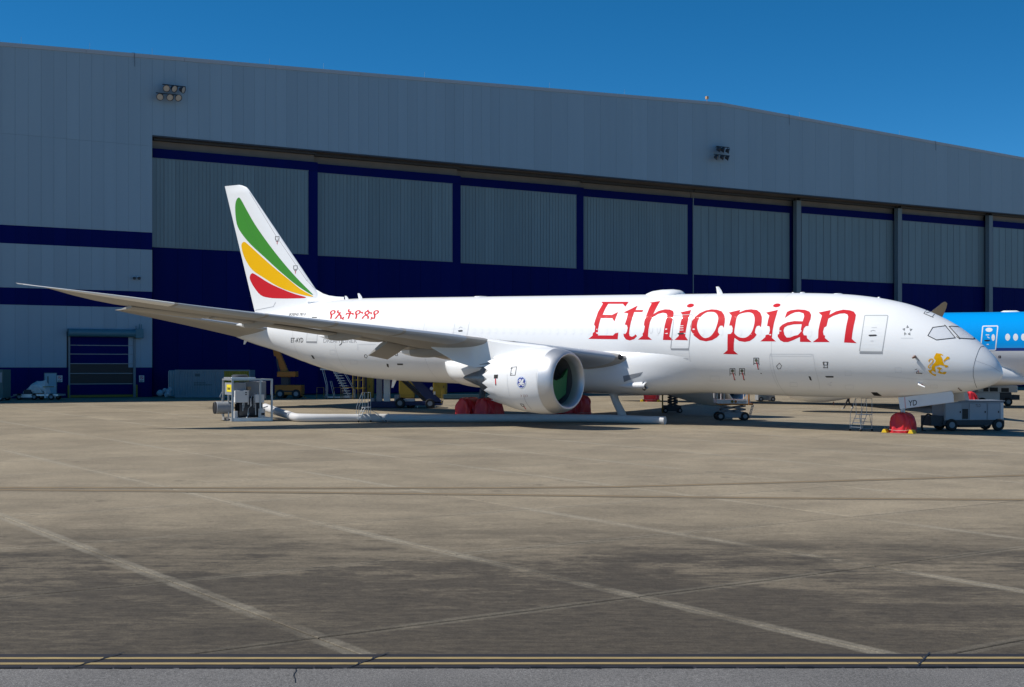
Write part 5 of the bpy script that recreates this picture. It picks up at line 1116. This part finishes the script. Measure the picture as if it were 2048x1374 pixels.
# 7 boom lift
o, fx, fz, s = PXR('boom_lift', 'orange boom lift parked by the navy hangar doors', 'lift', 545, 797)
MB().box(fx(549), fx(602), 0, 2.2, fz(790), fz(770)).build('chassis', ORANGE, o, bevel=.05); MB().box(fx(556), fx(596), -.02, -.001, fz(784), fz(781)).build('bumper_slot', BLACK, o)
MB().box(fx(553), fx(590), .2, 2.0, fz(754), fz(743)).build('counterweight', ORANGE, o, bevel=.05); MB().box(fx(560), fx(575), .5, 1.7, fz(770), fz(754)).build('turret', DGSE, o)
MB().prism([(fx(545), .7, fz(700)), (fx(556), .7, fz(703)), (fx(575), .7, fz(748)), (fx(560), .7, fz(748))], (0, .7, 0)).build('boom', ORANGE, o, bevel=.02); MB().prism([(fx(536), .8, fz(666)), (fx(546), .8, fz(666)), (fx(556), .8, fz(712)), (fx(545), .8, fz(712))], (0, .5, 0)).build('upper_boom', ORANGE, o)
MB().tube([(fx(556), .6, fz(745)), (fx(551), .6, fz(718))], .08, 8).build('ram', DGSE, o)
for x0, x1 in ((562, 546), (590, 611)): MB().prism([(fx(x0), .2, fz(784)), (fx(x0), .2, fz(778)), (fx(x1), .2, fz(796)), (fx(x1), .2, .0)], (0, .3, 0)).build('outrigger', ORANGE, o)
wheels(o, [(fx(560), .1, .42), (fx(592), .1, .42), (fx(560), 2.1, .42), (fx(592), 2.1, .42)], .42, .3)
# 8 shipping container
o, fx, fz, s = PXR('shipping_container', 'grey shipping container with a yellow end section beside the air conditioning skid', 'container', 352, 795)
xw = fx(498); hh = fz(739.5); cb = MB()
nrib = 34
for k in range(nrib):
    x0 = xw * k / nrib; x1 = xw * (k + 1) / nrib; w4 = (x1 - x0) / 4
    (cb if k < nrib * .62 else cb)
def corr(x0, x1, m_, name):
    pts = []; n_ = max(3, int((x1 - x0) / .22)); st_ = (x1 - x0) / n_
    for k in range(n_):
        a = x0 + k * st_; pts += [(a, 0), (a + st_ * .3, 0), (a + st_ * .5, .05), (a + st_ * .8, .05)]
    pts.append((x1, 0)); b2 = MB(); b2.add([(x, y, z) for z in (.16, hh - .12) for x, y in pts], [(k, k + 1, k + 1 + len(pts), k + len(pts)) for k in range(len(pts) - 1)]); return b2.build(name, m_, o)
xm = fx(448); corr(.0, xm, CONT, 'corrugated_side'); corr(xm, xw, mat('container_yellow', (.34, .25, .012), .55, var=.15, scale=2), 'corrugated_side')
MB().box(0, xw, -.02, .06, hh - .12, hh).box(0, xw, -.02, .06, 0, .16).box(-.1, 0, -.03, .1, 0, hh).box(xw, xw + .1, -.03, .1, 0, hh).build('frame_rail', CONT, o); MB().box(-.1, xw + .1, .1, 2.4, .1, hh - .02).build('body', CONT, o)
dn_ = MB().box(fx(336), -.1, .3, 2.6, .12, hh - .05).build('door_end', mat('container_blue', (.14, .24, .28), .5, var=.1), o)
for k in range(4): MB().tube([(fx(336) - .02 + (.22 * k), .27, .2), (fx(336) - .02 + .22 * k, .27, hh - .15)], .025, 6).build('locking_bar', STEEL, dn_)
mk = MB()
for r_, (zz, n_) in enumerate(((1.3, 8), (1.12, 12))):
    for k in range(n_): mk.box(fx(388) + k * .14, fx(388) + k * .14 + .09, -.012, -.004, zz, zz + .1)
mk.box(fx(390), fx(400), -.012, -.004, 1.95, 2.2).build('stencil_lettering', mat('stencil', (.08, .1, .11), .6), o)
o, fx, fz, s = PXR('waste_sack', 'crumpled pale plastic sacks heaped beside the container end', 'sack', 330, 797)
for k in range(6):
    c_ = Vector((random.uniform(-.5, .35), random.uniform(0, .5), random.uniform(.2, .9))); bmh = MB(); r_ = random.uniform(.22, .34)
    rings = [[c_ + Vector((r_ * math.sin(ph_) * math.cos(a) * random.uniform(.8, 1.15), r_ * math.sin(ph_) * math.sin(a) * random.uniform(.8, 1.15), r_ * math.cos(ph_) * random.uniform(.85, 1.1))) for a in [2 * math.pi * q / 9 for q in range(9)]] for ph_ in [math.pi * q / 6 for q in range(1, 6)]]
    bmh.loft(rings).build('sack', mat('blue_wrap', (.25, .33, .38), .4), o)
# 9 trailer with wrapped load at the left
o, fx, fz, s = PXR('flatbed_dolly', 'low silver flatbed dolly by the pale blue door carrying a wrapped load', 'dolly', 28, 800)
MB().box(fx(26), fx(116), 0, 2.0, fz(792), fz(788.5)).build('deck', ALU, o); MB().box(fx(42), fx(64), -.03, 1.5, fz(795), fz(791.5)).build('tool_box', ALU, o); MB().tube([(fx(26), .8, fz(791)), (fx(8), .8, fz(797))], .05, 8).build('draw_bar', STEEL, o)
MB().tube([(fx(91), .0, fz(778)), (fx(90), .0, fz(796))], .07, 8).build('post', WGSE, o); MB().box(fx(84), fx(104), .2, .5, fz(774.5), fz(773)).build('strap_bar', YELGSE, o); MB().tube([(fx(110), 0, fz(790)), (fx(110), 0, fz(795))], .06, 6).build('jack', STEEL, o)
wheels(o, [(fx(68), .1, .28), (fx(102), .1, .28), (fx(68), 1.9, .28), (fx(102), 1.9, .28), (fx(38), .1, .28)], .28, .2)
P0 = Vector(o.location); o2 = thing('wrapped_load', 'irregular load in creased clear plastic on the flatbed dolly', 'cargo', P0 + Vector((fx(43), .2, fz(788.5))))
prof = [(0, .25), (.3, .5), (.6, .85), (1.0, 1.02), (1.5, 1.08), (1.75, 1.15), (1.9, .6), (1.98, .2)]; rr = []
for x, h_ in prof:
    rr.append([(x + random.uniform(-.05, .05), .75 + .7 * math.cos(a) * random.uniform(.8, 1.1), max(0, h_ * .5 + h_ * .55 * math.sin(a) * random.uniform(.85, 1.12))) for a in [2 * math.pi * q / 12 for q in range(12)]])
MB().loft(rr).build('wrap', PLASTIC, o2); MB().box(.1, .75, .02, .4, .02, .38).build('pallet_block', DGSE, o2); MB().prism([(.9, -.02, .1), (1.4, -.05, .55), (1.75, -.02, .12)], (0, .2, .0)).build('loose_flap', PLASTIC, o2)
o, fx, fz, s = PXR('equipment_cart', 'teal equipment cart at the edge of the navy wall left of the dolly', 'cart', 0, 802)
MB().box(fx(-30), fx(6), 0, 1.8, .25, fz(739)).build('body', mat('cart_teal', (.06, .12, .12), .6, var=.2), o, bevel=.03); MB().box(fx(-6), fx(4), -.02, 0, fz(765), fz(745)).build('door', GGSE, o); wheels(o, [(fx(0), .1, .25), (fx(-24), .1, .25), (fx(0), 1.7, .25)], .25, .15)
# 10 lifts under the belly
def scissor(o, fx, fz, x0, x1, ytop, ybot, w_, n_, m_):
    for y in (.15, w_ - .15):
        sc_ = MB()
        for k in range(n_):
            a = ybot + (ytop - ybot) * k / n_; c = ybot + (ytop - ybot) * (k + 1) / n_
            sc_.tube([(fx(x0), y, fz(a)), (fx(x1), y, fz(c))], .055, 6).tube([(fx(x1), y, fz(a)), (fx(x0), y, fz(c))], .055, 6)
        sc_.build('scissor_arms', m_, o)
o, fx, fz, s = PXR('scissor_lift', 'black scissor lift standing under the forward belly', 'lift', 1328, 826)
MB().box(fx(1328), fx(1363), 0, 1.1, .12, fz(811)).build('chassis', DGSE, o, bevel=.03); scissor(o, fx, fz, 1338, 1356, 790, 811, 1.0, 4, DGSE); MB().box(fx(1334), fx(1360), .05, 1.05, fz(790), fz(787)).build('platform', GGSE, o)
MB().tube([(fx(1336), .05, fz(788)), (fx(1336), .05, fz(757))], .04, 6).tube([(fx(1358), .05, fz(788)), (fx(1358), .05, fz(757))], .04, 6).tube([(fx(1336), .05, fz(757)), (fx(1358), .05, fz(757))], .04, 6).build('guard_rail', STEEL, o); wheels(o, [(fx(1331), .0, .18), (fx(1360), .0, .18), (fx(1331), 1.1, .18), (fx(1360), 1.1, .18)], .18, .14)
MB().tube([(fx(1326), .3, 0), (fx(1326), .3, fz(770))], .06, 6).build('mast', YELGSE, o)
o, fx, fz, s = PXR('scissor_lift', 'white scissor lift with orange rails standing ahead of the far engine', 'lift', 1436, 841)
b0 = MB().box(fx(1448), fx(1494), 0, 1.2, fz(836), fz(825)).build('chassis', GGSE, o, bevel=.03); wheels(o, [(fx(1441), .0, .27), (fx(1490), .0, .27), (fx(1441), 1.2, .27), (fx(1490), 1.2, .27)], .27, .18)
scissor(o, fx, fz, 1444, 1492, 812, 826, 1.2, 2, GGSE); MB().box(fx(1438), fx(1506), -.05, 1.3, fz(810), fz(807)).build('deck', ORANGE, o); tb = MB().box(fx(1433), fx(1500), -.08, -.04, fz(807), fz(799)).box(fx(1433), fx(1500), 1.26, 1.3, fz(807), fz(799)).build('toe_board', WGSE, o)
MB().lathe([(0, .09), (.001, 0)], (fx(1464), -.085, fz(803)), (0, -1, 0), 14).build('warning_label', YELGSE, tb); MB().lathe([(0, .09), (.001, 0)], (fx(1471), -.085, fz(803)), (0, -1, 0), 14).build('warning_label', ORANGE, tb); MB().box(fx(1475), fx(1494), -.085, -.081, fz(804), fz(802)).build('lettering', GGSE, tb)
rl = MB()
for x in (1434, 1448, 1494): rl.tube([(fx(x), -.06, fz(807)), (fx(x), -.06, fz(772))], .035, 6).tube([(fx(x), 1.28, fz(807)), (fx(x), 1.28, fz(772))], .035, 6)
for y in (772, 786): rl.tube([(fx(1434), -.06, fz(y)), (fx(1500), -.06, fz(y))], .03, 6).tube([(fx(1434), 1.28, fz(y)), (fx(1500), 1.28, fz(y))], .03, 6)
rl.build('guard_rail', WGSE, o); MB().tube([(fx(1497.5), -.06, fz(810)), (fx(1497.5), -.06, fz(772))], .05, 6).tube([(fx(1501), 1.28, fz(810)), (fx(1501), 1.28, fz(772))], .05, 6).build('gate_post', ORANGE, o); ldr = MB().tube([(fx(1501), .3, fz(838)), (fx(1509), .3, fz(810))], .03, 6).tube([(fx(1501), .8, fz(838)), (fx(1509), .8, fz(810))], .03, 6)
for k in range(4): ldr.tube([(fx(1502 + 2 * k), .3, fz(834 - 7 * k)), (fx(1502 + 2 * k), .8, fz(834 - 7 * k))], .025, 6)
ldr.build('entry_ladder', STEEL, o)
o, fx, fz, s = PXR('baggage_cart', 'pale grey tow cart with dark wheels beyond the belly ahead of the white lift', 'cart', 1518, 803)
MB().box(fx(1516), fx(1550), 0, 1.6, fz(801), fz(784)).build('body', GGSE, o, bevel=.03); MB().box(fx(1520), fx(1532), -.02, 0, fz(797), fz(788)).build('door', CONT, o); wheels(o, [(fx(1522), .0, .22), (fx(1546), .0, .22), (fx(1522), 1.6, .22), (fx(1546), 1.6, .22)], .22, .16)
# 11 ground power unit by the nose
P = gp(1889, 862); gu = thing('ground_power_unit', 'grey ground power trailer with cabinet doors and a black cable parked under the nose', 'ground unit', P, R(6)); s = F / P.y; fx = lambda x: (x - 1889) / s; fz = lambda y: (862 - y) / s
MB().box(fx(1889), fx(2013), 0, 1.7, fz(841), fz(803.5)).build('body', mat('gpu_grey', (.30, .33, .37), .5, var=.08), gu, bevel=.03); MB().box(fx(1887), fx(2015), -.04, 1.74, fz(803.4), fz(801)).build('roof', GGSE, gu); MB().box(fx(1886), fx(2014), -.02, 1.72, fz(850), fz(841.2)).build('chassis', DGSE, gu); MB().box(fx(1921), fx(1974), .1, 1.5, fz(855), fz(850)).build('fuel_tank', BLACK, gu)
for x0, x1 in ((1891, 1924), (1941, 1976), (1979, 2004)):
    dd = MB().box(fx(x0), fx(x1), -.03, -.001, fz(840), fz(807)).build('cabinet_door', mat('gpu_door', (.36, .40, .45), .45, var=.06), gu, bevel=.008); MB().box(fx(x1) - .1, fx(x1) - .05, -.06, -.031, fz(826), fz(822)).build('handle', BLACK, dd)
MB().box(fx(1926), fx(1938), -.02, .0, fz(838), fz(818)).build('louvre', BLACK, gu); MB().box(fx(2006), fx(2012), -.02, .0, fz(838), fz(806)).build('side_panel', WGSE, gu)
t_ = text_bm('TLD', fx(1953), fx(1964), -fz(808.5), -fz(814)); me = bpy.data.meshes.new('maker_lettering'); 
for v in t_.verts: v.co = (v.co.x, -.034, -v.co.y)
t_.to_mesh(me); t_.free(); me.materials.append(mat('brown_lettering', (.09, .05, .05), .6)); ob = bpy.data.objects.new('maker_lettering', me); COL.objects.link(ob); ob.parent = gu
MB().box(fx(1862), fx(1888), .1, 1.5, fz(852), fz(832)).build('cable_locker', DGSE, gu, bevel=.02); wheels(gu, [(fx(1903), .0, .34), (fx(2001), .0, .34), (fx(1903), 1.6, .34), (fx(2001), 1.6, .34)], .34, .24)
MB().tube([(fx(2013), .8, fz(848)), (fx(2019), .8, fz(845)), (fx(2021), .8, fz(815))], .05, 6).build('tow_bar', DGSE, gu)
cb = MB()
for d_ in (0, .14): cb.tube([(fx(1868), .3 + d_, fz(832)), (fx(1860), .25 + d_, fz(828)), (fx(1851) + d_ * .3, .1 + d_, fz(832)), (fx(1845) + d_ * .3, 0 + d_, fz(842)), (fx(1842), -.05 + d_, fz(853)), (fx(1843), -.1 + d_, .04), (fx(1848), -.15 + d_, .03)], .035, 8)
cb.build('power_cable', RUBBER, gu, True)
# 12 white van beyond the nose
o, fx, fz, s = PXR('service_van', 'white boxy service van parked under the blue airliner behind the grey power trailer', 'van', 1955, 812)
MB().box(fx(1950), fx(2000), 0, 2.0, fz(805), fz(785)).build('body', WGSE, o, bevel=.05); MB().box(fx(1956), fx(2036), .05, 1.95, fz(785), fz(771)).build('cab', WGSE, o, bevel=.05); MB().box(fx(1967), fx(1977), .02, .05, fz(783), fz(775)).box(fx(1980), fx(1996), .02, .05, fz(783), fz(775)).box(fx(2003), fx(2018), .02, .05, fz(784), fz(776)).build('window', BLACK, o)
MB().box(fx(2000), fx(2024), .05, 1.95, fz(806), fz(785)).build('engine_deck', DGSE, o, bevel=.05); MB().box(fx(2022), fx(2042), .3, 1.7, fz(800), fz(790)).build('front_bumper', DGSE, o); wheels(o, [(fx(1964), .0, .36), (fx(2016), .0, .36), (fx(1964), 2.0, .36), (fx(2016), 2.0, .36)], .36, .26)

# ------------------------------------------------------------------ person walking beyond the belly
def person(p, rz, label):
    o = thing('person', label, 'person', p, rz)
    def skin(name, verts, edges, rad, m, root=0, lv=2):
        me = bpy.data.meshes.new(name); me.from_pydata(verts, edges, []); ob = bpy.data.objects.new(name, me); COL.objects.link(ob)
        md = ob.modifiers.new('s', 'SKIN'); sv = me.skin_vertices[0].data
        for i, r_ in enumerate(rad): sv[i].radius = (r_, r_) if not hasattr(r_, '__len__') else r_; sv[i].use_root = i == root
        md.use_smooth_shade = True; sb = ob.modifiers.new('u', 'SUBSURF'); sb.levels = lv; sb.render_levels = lv
        dg = bpy.context.evaluated_depsgraph_get(); dg.update(); nm = bpy.data.meshes.new_from_object(ob.evaluated_get(dg)); bpy.data.objects.remove(ob)
        nm.materials.clear(); nm.materials.append(m); ob = bpy.data.objects.new(name, nm); COL.objects.link(ob); ob.parent = o; return ob
    # X is the walking direction
    V = [(0, 0, .95), (0, 0, 1.15), (.02, 0, 1.38), (.03, 0, 1.52), (.05, 0, 1.60), (.06, 0, 1.70),
         (0, .1, .9), (.2, .1, .5), (.36, .1, .1), (.5, .1, .05), (0, -.1, .9), (-.08, -.1, .5), (-.40, -.1, .14), (-.30, -.1, .04),
         (.02, .2, 1.42), (-.14, .26, 1.16), (-.08, .27, .93), (-.04, .27, .86), (.02, -.2, 1.42), (.12, -.27, 1.16), (.32, -.26, 1.02), (.39, -.25, 1.0)]
    Ed = [(0, 1), (1, 2), (2, 3), (3, 4), (4, 5), (0, 6), (6, 7), (7, 8), (8, 9), (0, 10), (10, 11), (11, 12), (12, 13), (2, 14), (14, 15), (15, 16), (16, 17), (2, 18), (18, 19), (19, 20), (20, 21)]
    rad = [(.14, .17), (.13, .16), (.13, .19), .06, .085, .095, .1, .068, .05, .045, .1, .068, .05, .045, .07, .05, .038, .04, .07, .05, .038, .04]
    body = skin('body', V, Ed, rad, TROUS)
    skin('vest', [(0, 0, .84), (0, 0, 1.15), (.02, 0, 1.40), (.02, 0, 1.46)], [(0, 1), (1, 2), (2, 3)], [(.165, .195), (.155, .185), (.155, .21), (.09, .14)], VEST)
    skin('head', [(.05, 0, 1.56), (.06, 0, 1.64), (.06, 0, 1.73)], [(0, 1), (1, 2)], [.06, .105, .09], SKIN); skin('hair', [(.03, 0, 1.68), (.03, 0, 1.76)], [(0, 1)], [.108, .08], BLACK)
    for c in ((-.04, .27, .86), (.39, -.25, 1.0)):
        for k in range(5): skin('finger', [(c[0], c[1], c[2]), (c[0] + .012 * (k - 2), c[1] + (.03 if k == 0 else 0), c[2] - .09 + .012 * abs(k - 2))], [(0, 1)], [.014, .009], SKIN, lv=1)
    for x, y, z, d in ((.42, .1, .06, 0), (-.35, -.1, .07, .25)):
        skin('shoe', [(x - .1, y, .055 + z * .3 + d * .2), (x + .14, y, .045)], [(0, 1)], [.05, .045], mat('trainer_white', (.6, .6, .6), .6))
person(gp(1697, 818) , R(180), 'person in dark trousers and yellow hi-vis vest walking beyond the belly')
